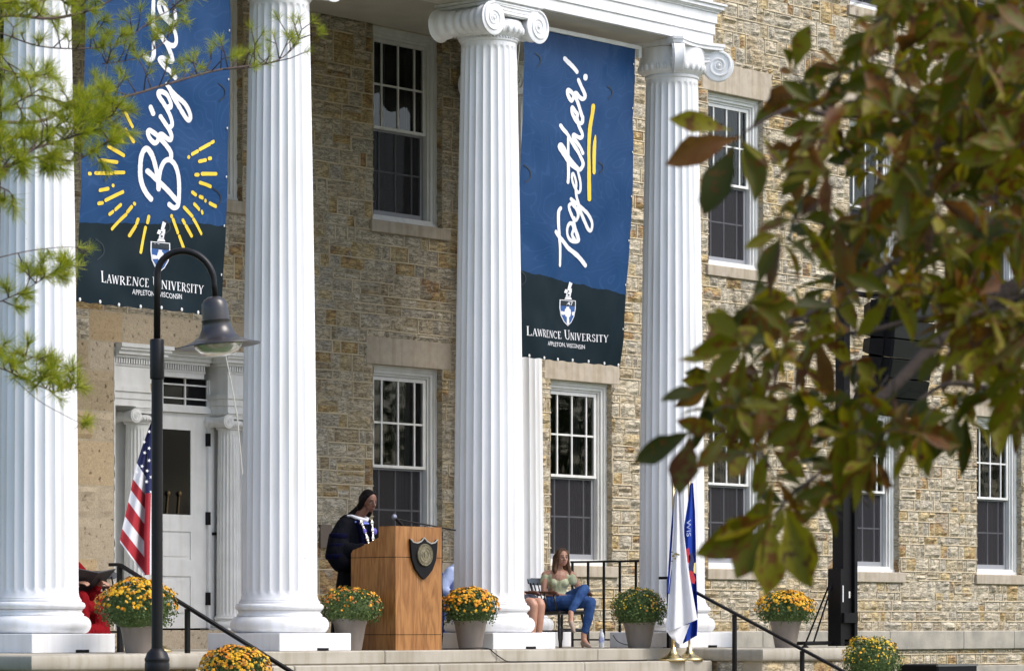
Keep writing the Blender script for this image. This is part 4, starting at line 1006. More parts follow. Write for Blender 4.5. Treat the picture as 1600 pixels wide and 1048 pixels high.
def serif(mb, B, text, p0, p1, hcap, hsm, k=0):
    tot = 0; lay = []; first = True
    for ch in text:
        s_ = 1.0 if first else hsm / hcap
        if ch == ' ': lay.append((ch, tot, s_)); tot += .34; first = True; continue
        lay.append((ch, tot, s_)); tot += SER[ch][0] * s_ + .06; first = False
    ex = ((p1[0] - p0[0]) / tot, (p1[1] - p0[1]) / tot); H = hcap; mb.use(k)
    def M_(x, y): return B.px(p0[0] + ex[0] * x, p0[1] + ex[1] * x - H * y, .006)
    for ch, x0, s_ in lay:
        for a, b, c, d, w_ in SER[ch][1]:
            vx, vy = c - a, d - b; l = math.hypot(vx, vy); nx, ny = -vy / l * w_ / 2, vx / l * w_ / 2
            mb.add([M_(x0 + (a + nx) * s_, (b + ny) * s_), M_(x0 + (a - nx) * s_, (b - ny) * s_), M_(x0 + (c - nx) * s_, (d - ny) * s_), M_(x0 + (c + nx) * s_, (d + ny) * s_)], [(0, 1, 2, 3)])
        for cx, cy, rx, ry, a0, a1, w_ in SER[ch][2]:
            n = 12; vs = []
            for i in range(n + 1):
                a = R(a0 + (a1 - a0) * i / n)
                for q in (-.5, .5): vs.append(M_(x0 + (cx + (rx + w_ * q) * math.cos(a)) * s_, (cy + (ry + w_ * q * .7) * math.sin(a)) * s_))
            mb.add(vs, [(2 * i, 2 * i + 1, 2 * i + 3, 2 * i + 2) for i in range(n)])
def sans(text, place, bold=.0):
    """default sans lettering turned into faces; place maps (x 0..1, y in cap heights) to a point"""
    cu = bpy.data.curves.new('lettering', 'FONT'); cu.body = text; cu.offset = bold; cu.resolution_u = 3
    ob = bpy.data.objects.new('lettering', cu); col.objects.link(ob); bpy.context.view_layer.update()
    me = bpy.data.meshes.new_from_object(ob.evaluated_get(bpy.context.evaluated_depsgraph_get()))
    bpy.data.objects.remove(ob); xs = [v.co.x for v in me.vertices]; ys = [v.co.y for v in me.vertices]
    x0, x1, h = min(xs), max(xs), .69
    vs = [place((v.co.x - x0) / (x1 - x0), v.co.y / h) for v in me.vertices]; fs = [tuple(p.vertices) for p in me.polygons]
    bpy.data.meshes.remove(me); bpy.data.curves.remove(cu); return vs, fs
def crest(mb, B, o, sx, sy, shear):
    def T(a, b): return (o[0] + sx * a, o[1] + sy * b + shear * a)
    out = [(-.5, 0), (.5, 0), (.5, .32), (.42, .62), (.24, .86), (0, 1.02), (-.24, .86), (-.42, .62), (-.5, .32)]
    poly(mb, B, [T(a, b) for a, b in out], .005, 0)
    poly(mb, B, [T(a * .88, .035 + b * .93) for a, b in out], .007, 2)
    poly(mb, B, [T(-.44, .03), T(.44, .03), T(.44, .23), T(-.44, .23)], .009, 3)
    for q in ([(-.09, .26), (.09, .26), (.06, .5), (.08, .95), (-.08, .95), (-.06, .5)], [(-.40, .44), (-.40, .60), (0, .56), (.40, .60), (.40, .44), (0, .49)],
              [(-.16, .36), (0, .28), (.16, .36), (.2, .5), (.14, .64), (0, .70), (-.14, .64), (-.2, .5)]): poly(mb, B, [T(a, b) for a, b in q], .009, 0)
    mb.use(0); vs, fs = sans('1847', lambda x, y: B.px(*T(-.3 + .6 * x, .20 - .14 * y), .011), .01); mb.add(vs, fs)
    for q in ([(-.18, -.03), (.26, -.03), (.2, -.12), (-.1, -.12)], [(-.10, -.13), (.18, -.13), (.22, -.3), (-.02, -.34)], [(-.2, -.28), (.02, -.24), (.1, -.4), (-.12, -.42)], [(.08, -.3), (.24, -.3), (.26, -.46), (.06, -.44)], [(.0, -.42), (.16, -.4), (.3, -.66), (.12, -.72)]):
        poly(mb, B, [T(a, b) for a, b in q], .006, 0)
    for a, b, r in ((.06, -.2, .06), (.05, -.34, .05), (.0, -.27, .035)): poly(mb, B, [T(a + r * math.cos(t), b + r * .6 * math.sin(t)) for t in [i * math.pi / 4 for i in range(8)]], .008, 3)
def make_banner(name, B, lab, mt, marks, grom_bottom=8):
    root = empty(name, tuple(B.P(.5, 0)), label=lab, cat='banner')
    nu, nv = 44, 90; mb = MB(); mb.add([B.P(i / nu, j / nv) for j in range(nv + 1) for i in range(nu + 1)], [(j * (nu + 1) + i, (j + 1) * (nu + 1) + i, (j + 1) * (nu + 1) + i + 1, j * (nu + 1) + i + 1) for j in range(nv) for i in range(nu)])
    sh = mb.build('sheet', mt, root, smooth=True); uvl = sh.data.uv_layers.new(name='UVMap')
    for lp_ in sh.data.loops:
        i = lp_.vertex_index; uvl.data[lp_.index].uv = ((i % (nu + 1)) / nu, (i // (nu + 1)) / nv)
    mk = type('Marks', (), {})()
    for q in ('brush_lettering', 'underline', 'small_lettering', 'crest', 'wind_slit', 'sunburst'): setattr(mk, q, MB())
    marks(mk)
    for q in ('brush_lettering', 'underline', 'small_lettering', 'crest', 'wind_slit', 'sunburst'):
        if getattr(mk, q).v: getattr(mk, q).build(q, [M['print_white'], M['print_yellow'], M['print_blue'], M['print_dark']], sh)
    g = MB()
    for k in range(grom_bottom): p = B.P((k + .15) / (grom_bottom - .7), .995, .01); g.ell(p, (.016, .008, .02), 8, 5)
    for k in range(7): p = B.P(.985, .05 + k / 7.2, .01); g.ell(p, (.01, .006, .014), 6, 4)
    gr = g.build('grommets', M['trim'], sh)
    return root
def tr(crop, pts):
    x0, y0, s_ = crop; return [(x0 + a / s_, y0 + b / s_) for a, b in pts]
C1, C2, C3, C4 = (860, 80, 10.48), (860, 170, 10.48), (860, 250, 10.48), (860, 320, 10.48)
C5, C6, C7, C8 = (200, 220, 8.73), (200, 110, 7.483), (200, 0, 8.06), (120, 160, 4.367)
B2 = Banner(28.95, 2.03, 7.13, 3.77, .23, 1.3); B1 = Banner(22.27, 2.03, 7.13, 3.64, .15, 4.1)
# the second banner
def marks2(mk):
    w_ = 3.1
    for pts, r in ((tr(C1, [(240, 125), (340, 235), (430, 340)]), 3.3), (tr(C1, [(562, 420), (562, 445)]), 3.6),
        (tr(C1, [(455, 475), (500, 580), (555, 700), (560, 760), (525, 785), (470, 750), (425, 692), (390, 700), (375, 760), (350, 812), (320, 790), (285, 710), (283, 645), (310, 645), (370, 710), (430, 800), (470, 900), (515, 1048)]) + tr(C2, [(530, 150), (520, 230), (470, 235), (430, 210), (385, 130), (355, 60), (350, -10)]) + tr(C1, [(352, 925), (372, 930), (420, 1000)]) + tr(C2, [(445, 90), (440, 150), (455, 240), (480, 320), (515, 400), (515, 455), (475, 478), (420, 455), (378, 428), (368, 470), (420, 560), (480, 650), (515, 728)]), 2.9),
        (tr(C2, [(160, 280), (200, 345), (270, 430), (350, 560), (440, 730), (505, 860), (512, 930), (470, 995), (430, 985), (350, 900), (250, 740), (160, 600), (130, 620), (160, 700), (240, 820), (330, 930), (430, 1000)]), 3.0),
        (tr(C2, [(275, 490), (275, 700), (275, 1000)]) + tr(C3, [(270, 300), (265, 365)]), 2.7),
        (tr(C3, [(430, 190), (465, 300), (485, 400), (482, 500), (450, 532), (410, 480), (350, 370), (330, 280), (345, 225), (390, 300), (415, 400), (412, 500), (430, 620), (465, 740)]), 2.2),
        (tr(C3, [(335, 640), (400, 690), (480, 760), (600, 880), (675, 1010)]) + tr(C4, [(685, 370), (660, 425), (620, 400), (560, 270), (500, 130), (450, 50)]), 2.6),
        (tr(C3, [(400, 720), (330, 720), (302, 770), (340, 880), (395, 975), (440, 975), (460, 900), (430, 810), (380, 745)]), 2.6),
        (tr(C4, [(395, 220), (400, 300), (430, 400), (470, 520), (470, 590), (400, 595), (330, 555), (280, 480), (275, 380), (320, 305), (375, 320), (400, 400), (380, 480), (420, 560)]), 2.8),
        (tr(C4, [(150, 60), (118, 120), (112, 300), (120, 500), (140, 700), (150, 985)]), 2.9), (tr(C4, [(60, 450), (130, 535), (300, 690), (430, 795), (585, 990)]), 3.2)):
        stroke(mk.brush_lettering, B2, pts, r, k=0)
    stroke(mk.underline, B2, tr(C1, [(680, 905), (672, 1040)]) + tr(C2, [(645, 300), (625, 600), (620, 900)]) + tr(C3, [(618, 300), (620, 640)]), 3.4, k=1); stroke(mk.underline, B2, tr(C2, [(738, 430), (720, 620), (706, 900)]) + tr(C3, [(702, 205)]), 2.9, taper='s', k=1)
    serif(mk.small_lettering, B2, 'LAWRENCE UNIVERSITY', (820, 524), (947.5, 535.5), 14.5, 11.5)
    mk.small_lettering.use(0); mk.small_lettering.add(*sans('APPLETON, WISCONSIN', lambda x, y: B2.px(855.5 + 59.5 * x, 539.5 + 5.5 * x - 6.6 * y, .006)))
    crest(mk.crest, B2, (889, 468.5), 24, 40, 1.8)
    for x, y, s_ in ((822, 272, 1.), (937, 262, .6), (952, 145, .7), (814, 435, .9), (838, 95, .8)):
        stroke(mk.wind_slit, B2, [(x - 4 * s_, y - 14 * s_), (x + 5 * s_, y - 6 * s_), (x + 6 * s_, y + 5 * s_), (x - 2 * s_, y + 13 * s_)], 1.0, k=3)
make_banner('hanging_banner', B2, 'blue banner reading Together with a yellow underline, hanging left of the end column', banner_mat('right_banner_vinyl', .748, -.036), marks2)
def marks1(mk):
    for pts, r in ((tr(C5, [(305, 795), (250, 720), (200, 600), (175, 450), (175, 260), (200, 150), (250, 110), (310, 200), (360, 350), (400, 520), (405, 655)]), 4.0),
        (tr(C5, [(262, 415), (400, 550), (540, 690), (655, 820)]), 3.9), (tr(C5, [(405, 560), (430, 400), (480, 290), (550, 262), (620, 330), (670, 480), (685, 650), (680, 820), (660, 895), (610, 915), (550, 870)]), 3.6),
        (tr(C6, [(490, 1020), (485, 960), (440, 890), (370, 810), (300, 740), (250, 705), (225, 725), (240, 790), (290, 850), (330, 830), (350, 765), (385, 752), (430, 790), (480, 815), (495, 770), (470, 700), (420, 620), (370, 545)]), 3.6),
        (tr(C6, [(480, 665), (505, 640), (500, 580), (470, 500), (410, 400), (355, 310), (350, 255), (400, 260), (450, 300), (490, 370), (495, 430), (460, 430)]), 3.5),
        (tr(C6, [(480, 210), (560, 300), (660, 400), (722, 520), (715, 585), (665, 545), (590, 420), (530, 320), (480, 230), (440, 170)]), 3.4), (tr(C6, [(262, 435), (290, 505)]), 3.8),
        (tr(C7, [(590, 980), (520, 900), (470, 860), (400, 760), (430, 732), (500, 770), (550, 770), (540, 700), (480, 560), (400, 440), (330, 350)]), 3.5),
        (tr(C7, [(320, 20), (315, 150), (312, 320)]), 3.5), (tr(C7, [(225, 700), (290, 760), (330, 700), (330, 540)]), 3.5),
        (tr(C7, [(400, 430), (470, 540), (560, 580), (600, 530), (590, 430), (540, 330), (490, 270), (420, 190), (385, 90), (400, 30), (445, 60), (470, 140), (480, 230), (560, 290), (590, 250), (575, 150)]), 3.5)):
        stroke(mk.brush_lettering, B1, pts, r, k=0)
    for a, b in (((325, 60), (385, 165)), ((335, 185), (392, 268)), ((255, 238), (315, 270)), ((215, 300), (325, 362)), ((160, 395), (280, 408)), ((85, 487), (95, 487)), ((130, 483), (250, 483)), ((270, 478), (330, 478)), ((158, 600), (220, 588)), ((256, 566), (259, 567)), ((150, 690), (178, 686)), ((200, 668), (325, 610)), ((230, 762), (255, 745)), ((275, 730), (312, 698)), ((250, 862), (345, 765)), ((355, 745), (378, 712)), ((395, 690), (397, 693)), ((365, 908), (400, 845)), ((408, 825), (416, 798)), ((428, 1022), (465, 855)), ((478, 820), (486, 780)),
        ((640, 775), (641, 779)), ((650, 800), (680, 890)), ((690, 915), (728, 1020)), ((715, 805), (725, 825)), ((735, 845), (770, 912)), ((725, 718), (775, 778)), ((785, 800), (845, 895)), ((792, 695), (825, 730)), ((850, 745), (855, 755)), ((780, 615), (800, 632)), ((830, 645), (850, 652)), ((876, 670), (877, 673)), ((912, 688), (955, 708)), ((828, 550), (910, 575)), ((800, 496), (815, 496)), ((840, 490), (950, 488)), ((825, 405), (868, 395)), ((895, 385), (910, 382)), ((752, 376), (754, 375)), ((778, 355), (815, 335)), ((832, 322), (905, 285)), ((920, 275), (935, 268))):
        stroke(mk.sunburst, B1, tr(C8, [a, b]), 2.5, k=1)
    serif(mk.small_lettering, B1, 'LAWRENCE UNIVERSITY', (157, 440.5), (322, 459.5), 17.5, 13.5)
    mk.small_lettering.use(0); mk.small_lettering.add(*sans('APPLETON, WISCONSIN', lambda x, y: B1.px(207 + 76 * x, 459.5 + 8.5 * x - 8 * y, .006)))
    crest(mk.crest, B1, (249, 378.5), 29.5, 46, 3)
    for x, y, s_ in ((345, 145, 1.0), (337, 310, 1.2), (258, 355, .8), (155, 390, 1.2), (165, 270, .9)):
        stroke(mk.wind_slit, B1, [(x - 4 * s_, y - 14 * s_), (x + 6 * s_, y - 6 * s_), (x + 7 * s_, y + 5 * s_), (x - 2 * s_, y + 13 * s_)], 1.1, k=3)
make_banner('hanging_banner', B1, 'blue banner with white script above a yellow sunburst of dashes, between the left columns', banner_mat('left_banner_vinyl', .795, .045), marks1)
for B, lb in ((B1, 'white rod carrying the sunburst banner between the left columns'), (B2, 'white rod carrying the banner beside the end column')):
    mb = MB(); mb.box(B.x0 - .06, B.x0 + B.w + .10, 24.875, 24.925, 7.125, 7.17); mb.box(B.x0 + B.w + .05, B.x0 + B.w + .10, 24.875, 24.925, 7.03, 7.124); tag(mb.build('banner_rod', M['trim']), lb, 'rod')
cb = MB(); cb.tube([onY(813, 58, 24.85), onY(806, 130, 24.95), onY(801, 200, 25.0)], .005, 5); tag(cb.build('tie_cord', M['wire']), 'thin pale cord hanging from the scroll capital beside the right banner', 'cord')

# ------------------------------------------------------------------ flags
M['f_red'] = mat('flag_red', (.36, .012, .022), .75, bump=.1, bscale=200); M['f_white'] = mat('flag_white', (.66, .66, .69), .75); M['f_navy'] = mat('flag_navy', (.010, .014, .075), .75); M['f_blue'] = mat('flag_blue', (.015, .045, .30), .8, spec=.1); M['f_seal'] = mat('flag_seal_ink', (.12, .10, .03), .8); M['f_yellow'] = mat('flag_yellow', (.6, .5, .2), .8)
def lerp_poly(P, t):
    n = len(P) - 1; i = min(int(t * n), n - 1); f = t * n - i; return (P[i][0] + (P[i + 1][0] - P[i][0]) * f, P[i][1] + (P[i + 1][1] - P[i][1]) * f)
def cloth(mb, Lc, Rc, Y, na, nb, colf, fold=.03, nf=2., ph=0.):
    vs = []
    for i in range(na + 1):
        a = i / na; l = lerp_poly(Lc, a); r = lerp_poly(Rc, a)
        for j in range(nb + 1):
            b = j / nb; x = l[0] + (r[0] - l[0]) * b; y = l[1] + (r[1] - l[1]) * b
            vs.append(onY(x, y, Y + fold * math.sin(b * nf * math.pi * 2 + ph + a * 1.2) * (.3 + .7 * a)))
    k0 = len(mb.v); mb.v += [tuple(v) for v in vs]
    for i in range(na):
        for j in range(nb):
            q = k0 + i * (nb + 1) + j; mb.f.append((q, q + 1, q + nb + 2, q + nb + 1)); mb.m.append(colf((i + .5) / na, (j + .5) / nb))
def flagpole(o, x, y, z0, z1, fin=True):
    mb = MB(); mb.tube([(x, y, z0 + .05), (x, y, z1)], .014, 10); mb.build('pole', M['gold'], o, smooth=True)
    mb = MB(); mb.lathe([(.165, z0), (.17, z0 + .012), (.165, z0 + .025), (.12, z0 + .045), (.07, z0 + .075), (.035, z0 + .12), (.03, z0 + .16), (.02, z0 + .165)], (x, y), 36); mb.build('stand', M['gold'], o, smooth=True)
fx, fy = 22.72, 24.5
us = empty('national_flag', (fx, fy, 0), label='red and white striped flag with a starry blue canton, half hidden by the lamp post', cat='flag')
fp = onY(243, 900, 24.5); fx = fp.x; flagpole(us, fx, 24.5, 0, 2.5)
mb = MB(); mb.lathe([(.01, 2.49), (.025, 2.51), (.028, 2.53), (.012, 2.55)], (fx, 24.5), 12); mb.ell((fx, 24.5, 2.60), (.022, .022, .05)); mb.ell((fx - .012, 24.49, 2.655), (.016, .014, .016))
for sg in (-1, 1):
    mb.prism([(fx + sg * .01, 2.56), (fx + sg * .055, 2.60), (fx + sg * .062, 2.68), (fx + sg * .035, 2.66), (fx + sg * .015, 2.63)], 24.49, 24.51)
mb.build('eagle_finial', M['gold'], us)
mb = MB()
def ucol(a, b):
    if a < .38: return 2
    return 1 if int((a - .38) / .62 * 6.2) % 2 == 0 else 0
Lc = [(239, 652), (231, 672), (222, 698), (214, 722), (207, 752), (203, 772), (197, 800), (191, 825), (187, 846)]
Rc = [(241, 652), (238, 690), (234, 722), (232, 750), (231, 782), (230, 810), (229, 842), (228, 872), (226, 899)]
cloth(mb, Lc, Rc, 24.46, 124, 18, ucol, .05, 1.3, .5)
def vcol(a, b):
    if a < .50: return 2
    return 0 if b < .35 or b > .72 else 1
cloth(mb, [(238, 655), (231, 700), (227, 770), (225, 840), (226, 898)], [(250, 655), (252, 700), (254, 770), (253, 840), (250, 896)], 24.40, 50, 12, vcol, .035, 1.3, 2.)
fcl = mb.build('flag_cloth', [M['f_red'], M['f_white'], M['f_navy']], us, smooth=True)
st_ = MB()
def star(x, y, r, Y, rot=0):
    p = [onY(x + (r if k % 2 == 0 else r * .42) * math.sin(k * math.pi / 5 + rot), y - (r if k % 2 == 0 else r * .42) * math.cos(k * math.pi / 5 + rot), Y) for k in range(10)]
    c = onY(x, y, Y); st_.add([c] + p, [(0, 1 + k, 1 + (k + 1) % 10) for k in range(10)])
for x, y in ((233, 674), (225, 690), (233, 700), (226, 707), (233, 719), (214, 737), (222, 728), (230, 735), (229, 752), (236, 745), (220, 748), (236, 768)): star(x, y, 3.2, 24.34, .3)
st_.build('stars', M['f_white'], fcl)
wf = empty('white_flag', (30.57, 24.0, -.145), label='white flag with a small dark seal and a narrow blue edge', cat='flag')
pw = onY(1052, 1030, 24.0); flagpole(wf, pw.x, 24.0, -.145, 2.05)
mb = MB(); cloth(mb, [(1055, 765), (1052, 820), (1048, 880), (1044, 930), (1041, 988)], [(1063, 765), (1069, 835), (1075, 885), (1083, 930), (1090, 967)], 23.95, 60, 26, lambda a, b: 0, .055, 1.7, .3)
cloth(mb, [(1041, 984), (1046, 992), (1053, 1000)], [(1078, 974), (1072, 990), (1065, 1008)], 23.98, 10, 10, lambda a, b: 0, .02, 1., 1.)
cloth(mb, [(1053, 768), (1048, 830), (1044, 890), (1042, 925)], [(1056, 768), (1053, 830), (1050, 890), (1046, 928)], 23.99, 30, 4, lambda a, b: 1, .01, .5, 0.)
wc = mb.build('flag_cloth', [M['f_white'], M['f_blue']], wf, smooth=True)
mb = MB()
for x, y, r_ in ((1052, 868, 2.5), (1056, 865, 3), (1060, 866, 2.2), (1055, 872, 2.2), (1050, 876, 1.6), (1050, 862, 1.6)): mb.add([onY(x + r_ * math.cos(k), y + r_ * .7 * math.sin(k), 23.90) for k in [i * math.pi / 4 for i in range(8)]], [tuple(range(8))])
mb.build('seal', M['f_seal'], wc)
bf = empty('blue_flag', (30.9, 24.0, -.145), label='royal blue flag with white letters and a red and gold coat of arms', cat='flag')
pb2 = onY(1077, 1030, 24.06); flagpole(bf, pb2.x, 24.06, -.145, 2.13)
mb = MB(); cloth(mb, [(1079, 754), (1074, 790), (1069, 820), (1069, 870), (1072, 930), (1068, 975), (1067, 1005)], [(1083, 754), (1086, 800), (1087, 840), (1088, 900), (1090, 950), (1090, 975), (1089, 992)], 24.03, 70, 20, lambda a, b: 0, .045, 1.4, 1.)
bc = mb.build('flag_cloth', [M['f_blue']], bf, smooth=True)
mb = MB()
def blot(pts, k, Y=23.975): mb.use(k); mb.add([onY(x, y, Y) for x, y in pts], [tuple(range(len(pts)))])
mb.use(0); vs, fs = sans('WIS', lambda x, y: onY(1073 + 6.5 * y, 812 + 26 * x - 1.0 * y, 23.97 - .01 * math.sin(x * 6)), .004); mb.add(vs, fs)
blot([(1071, 858), (1076, 855), (1079, 872), (1075, 890), (1071, 880)], 1); blot([(1076, 868), (1081, 862), (1085, 875), (1083, 893), (1078, 890)], 3); blot([(1075, 890), (1083, 892), (1087, 905), (1085, 912), (1078, 908)], 1); blot([(1083, 880), (1087, 878), (1087, 896), (1084, 894)], 2); blot([(1073, 880), (1076, 878), (1077, 896), (1074, 892)], 0, 23.972)
mb.build('coat_of_arms', [mat('flag_pale_blue', (.30, .34, .50), .8), M['f_red'], M['f_yellow'], M['f_navy']], bc)

# ------------------------------------------------------------------ lift mast with line array loudspeakers
M['spk'] = mat('black_cabinet', (.007, .007, .008), .55, spec=.15)
tw = empty('lift_tower', (33.15, 23.42, 0), label='tall black lift mast standing on the right stair block, outriggers at its foot', cat='lift tower')
mx_, my_ = 33.15, 23.42
mb = MB(); mb.box(mx_ - .09, mx_ + .09, my_ - .08, my_ + .08, .1, 2.3); mb.box(mx_ - .05, mx_ + .07, my_ - .065, my_ + .065, 2.3, 4.6); mb.build('mast', M['black'], tw)
mb = MB(); mb.box(mx_ - .17, mx_ - .092, my_ - .10, my_ + .09, .02, .95); mb.box(mx_ + .092, mx_ + .15, my_ - .12, my_ + .05, .02, 2.2); mb.box(mx_ - .15, mx_ + .13, my_ - .14, my_ - .086, .3, .42); mb.build('winch_housing', M['black'], tw)
mb = MB(); mb.box(mx_ - .14, mx_ - .12, my_ - .106, my_ - .101, .55, .75); mb.box(mx_ + .02, mx_ + .05, my_ - .084, my_ - .081, .6, .68); mb.build('rating_plate', M['trim'], tw)
for dx, dy in ((-.75, .15), (.6, .25), (-.1, .8), (.16, -.12)):
    mb = MB(); mb.box(mx_ - .02, mx_ + .02, my_ - .02, my_ + .02, .03, .05) if False else None
    mb.tube([(mx_, my_, .06), (mx_ + dx * .8, my_ + dy * .8, .05)], .022, 6); mb.tube([(mx_, my_, 1.15), (mx_ + dx * .62, my_ + dy * .62, .06)], .011, 6); mb.lathe([(.04, .0), (.045, .01), (.02, .03), (.02, .07)], (mx_ + dx * .8, my_ + dy * .8), 12); mb.build('outrigger', M['black'], tw)
la = empty('line_array', (34.05, 23.2, 3.6), label='curved stack of black loudspeaker cabinets hanging from the lift mast behind the leaves', cat='loudspeaker')
mb = MB(); mb.box(33.1, 34.45, 23.38, 23.42, 4.27, 4.33); mb.box(33.6, 34.45, 22.9, 22.94, 4.27, 4.33); mb.box(33.58, 33.62, 22.9, 23.42, 4.268, 4.328); mb.tube([(33.7, 23.2, 4.3), (33.7, 23.2, 4.6)], .02, 6); mb.build('flying_frame', M['black'], la)
mb = MB(); mb.tube([(33.62, 23.0, 4.34), (33.7, 23.1, 4.42), (33.8, 23.0, 4.34)], .02, 6); mb.build('red_strap', mat('red_strap', (.6, .08, .03), .7), la)
z = 4.24; ang = 0; py = 23.2
for k in range(6):
    ang_ = R(k * 4.0); T = Matrix.Translation((34.05, py, z - .13)) @ Matrix.Rotation(ang_, 4, 'X')
    mb = MB()
    rs = []
    for yy, hh, ww in ((-.22, .118, .44), (-.2, .125, .45), (.12, .115, .45), (.3, .085, .33)):
        rs.append([(-ww, yy, -hh * .9), (ww, yy, -hh * .9), (ww, yy, hh * .9), (-ww, yy, hh * .9)])
    mb.rings(rs)
    for xx in (-.46, .46): mb.box(xx - .012, xx + .012, -.1, .1, -.125, .125)
    mb.v = [tuple(T @ Vector(v)) for v in mb.v]; cbn = mb.build('cabinet', M['spk'], la)
    mb = MB(); mb.box(-.43, .43, -.228, -.222, -.11, .11)
    for q in range(9): mb.box(-.43, .43, -.232, -.228, -.10 + q * .024, -.092 + q * .024)
    mb.v = [tuple(T @ Vector(v)) for v in mb.v]; mb.build('grille', mat('speaker_grille', (.02, .02, .02), .4, metal=.6) if k == 0 else bpy.data.materials['speaker_grille'], cbn)
    z -= .225 * math.cos(ang_); py += .225 * math.sin(ang_)
cs = empty('equipment_case', (36.6, 25.6, -1.35), label='black equipment case on the ground at the foot of the stone wall', cat='equipment case')
pc = onY(1456, 1040, 26.2)
mb = MB(); mb.bbox(pc.x - .45, pc.x + .55, 25.8, 26.5, -1.34, -.275, .02); mb.build('case_body', M['spk'], cs)
for e_ in (0, 1): mb = MB(); mb.box(pc.x - .455, pc.x + .555, 25.79 if e_ == 0 else 26.48, 25.82 if e_ == 0 else 26.51, -.30, -.27); mb.build('case_edge', mat('aluminium_edge', (.25, .25, .26), .4, metal=.9), cs)

# ------------------------------------------------------------------ chairs
M['blackwood'] = mat('black_lacquered_wood', (.014, .013, .013), .28, spec=.6, coat=.3); M['brownwood'] = wood('brown_chair_arm', (.06, .02, .012), (.12, .045, .025))
def make_chair(lab):
    o = empty('wooden_armchair', (0, 0, 0), label=lab, cat='chair', group='black wooden armchairs on the platform')
    mb = MB(); rs = []
    for z, e in ((.40, .02), (.41, 0), (.435, 0), (.445, .015)):
        rs.append([((.25 - e) * sx * (1 - .1 * (sy > 0)) + 0, (.23 - e) * sy, z - (.0 if sy < 0 else .01)) for sx, sy in ((-1, -1), (-.5, -1.06), (0, -1.1), (.5, -1.06), (1, -1), (1.0, 0), (.95, 1), (0, 1.05), (-.95, 1), (-1, 0))])
    mb.rings(rs); mb.build('seat', M['blackwood'], o)
    for sx in (-1, 1):
        for sy in (-1, 1):
            mb = MB(); a = Vector((sx * .19, sy * .17, .41)); b = Vector((sx * .25, sy * .25, 0)); mb.tube([a.lerp(b, t) for t in (0, .15, .3, .34, .38, .75, .8, 1)], [.014, .018, .02, .014, .02, .021, .016, .013], 10); mb.build('leg', M['blackwood'], o, smooth=True)
    mb = MB()
    for sx in (-1, 1): mb.tube([(sx * .222, -.21, .2), (sx * .222, .21, .2)], .011, 8)
    mb.tube([(-.22, -.1, .2), (.22, -.1, .2)], .011, 8); mb.tube([(-.225, -.222, .22), (.225, -.222, .22)], .012, 8); mb.build('stretcher', M['blackwood'], o, smooth=True)
    mb = MB(); pts = []; vs = []
    for k in range(13):
        u = -1 + k / 6; x = .27 * u; y = .33 - .05 * u * u
        h = .045 if abs(u) < .8 else .03
        vs += [(x, y - .012, .80 - h), (x, y - .012 + .015, .80 + h * .9), (x, y + .022, .80 + h * .9), (x, y + .006, .80 - h)]
    mb.rings([vs[4 * i:4 * i + 4] for i in range(13)]); mb.build('crest_rail', M['blackwood'], o, angle=50)
    mb = MB()
    for k in range(7): u = -1 + k / 3; mb.tube([(.2 * u, .2 - .02 * u * u, .43), (.24 * u, .32 - .045 * u * u, .78)], .008 if abs(u) < .9 else .015, 8)
    mb.build('spindles', M['blackwood'], o, smooth=True)
    for sx in (-1, 1):
        mb = MB(); mb.tube(smooth_pts([(sx * .25, .28, .66), (sx * .28, .1, .665), (sx * .285, -.1, .66), (sx * .28, -.2, .655), (sx * .285, -.25, .63)]), [.016] * 12 + [.024] * 9 + [.02] * 4, 10); ar = mb.build('armrest', M['brownwood'], o, smooth=True)
        mb = MB()
        for yy in (-.18, -.02): mb.tube([(sx * .225, yy, .43), (sx * .28, yy + .01, .65)], .012, 8)
        mb.build('arm_spindles', M['blackwood'], ar, smooth=True)
    return o
ch0 = make_chair('black wooden armchair with brown arms under the seated woman')
ch0.location = (30.82, 25.92, 0); ch0.rotation_euler.z = R(-6)
for loc, rz, lab in (((29.95, 26.0, 0), 3, 'black wooden armchair mostly hidden behind the third column, beside the woman'), ((29.05, 26.0, 0), 0, 'black wooden armchair of the man in the light blue shirt'), ((23.72, 25.95, 0), 4, 'empty black wooden armchair beside the person in the red robe'), ((22.95, 26.0, 0), 0, 'black wooden armchair of the person in the red robe')):
    c = copy_tree(ch0); c.location = loc; c.rotation_euler.z = R(rz); c['label'] = lab
    if 'column' in lab:
        pass

# ------------------------------------------------------------------ people
def V(*a): return Vector(a)
class Blob:
    def __init__(s): s.mb = MB()
    def cap(s, p0, r0, p1, r1, n=14):
        p0, p1 = Vector(p0), Vector(p1); d = p1 - p0
        if d.length < 1e-5: d = Vector((0, 0, 1e-3))
        dn = d.normalized(); pts = []; rr = []
        for k in range(5): a = math.pi / 2 * (1 - k / 4); pts.append(p0 - dn * (r0 * math.sin(a))); rr.append(max(r0 * math.cos(a), .0008))
        for k in range(5): a = math.pi / 2 * k / 4; pts.append(p1 + dn * (r1 * math.sin(a))); rr.append(max(r1 * math.cos(a), .0008))
        s.mb.tube(pts, rr, n); return s
    def chain(s, pts):
        for (p, r), (q, t) in zip(pts[:-1], pts[1:]): s.cap(p, r, q, t)
        return s
    def ell(s, c, r, rot=None): s.mb.ell(tuple(c), r, 16, 12, rot); return s
    def done(s, name, mt, parent, vox=.012, sm=4):
        o = s.mb.build(name, mt, parent); m = o.modifiers.new('Remesh', 'REMESH'); m.mode = 'VOXEL'; m.voxel_size = vox; m.use_smooth_shade = True
        m = o.modifiers.new('Smooth', 'SMOOTH'); m.factor = .5; m.iterations = sm; return o
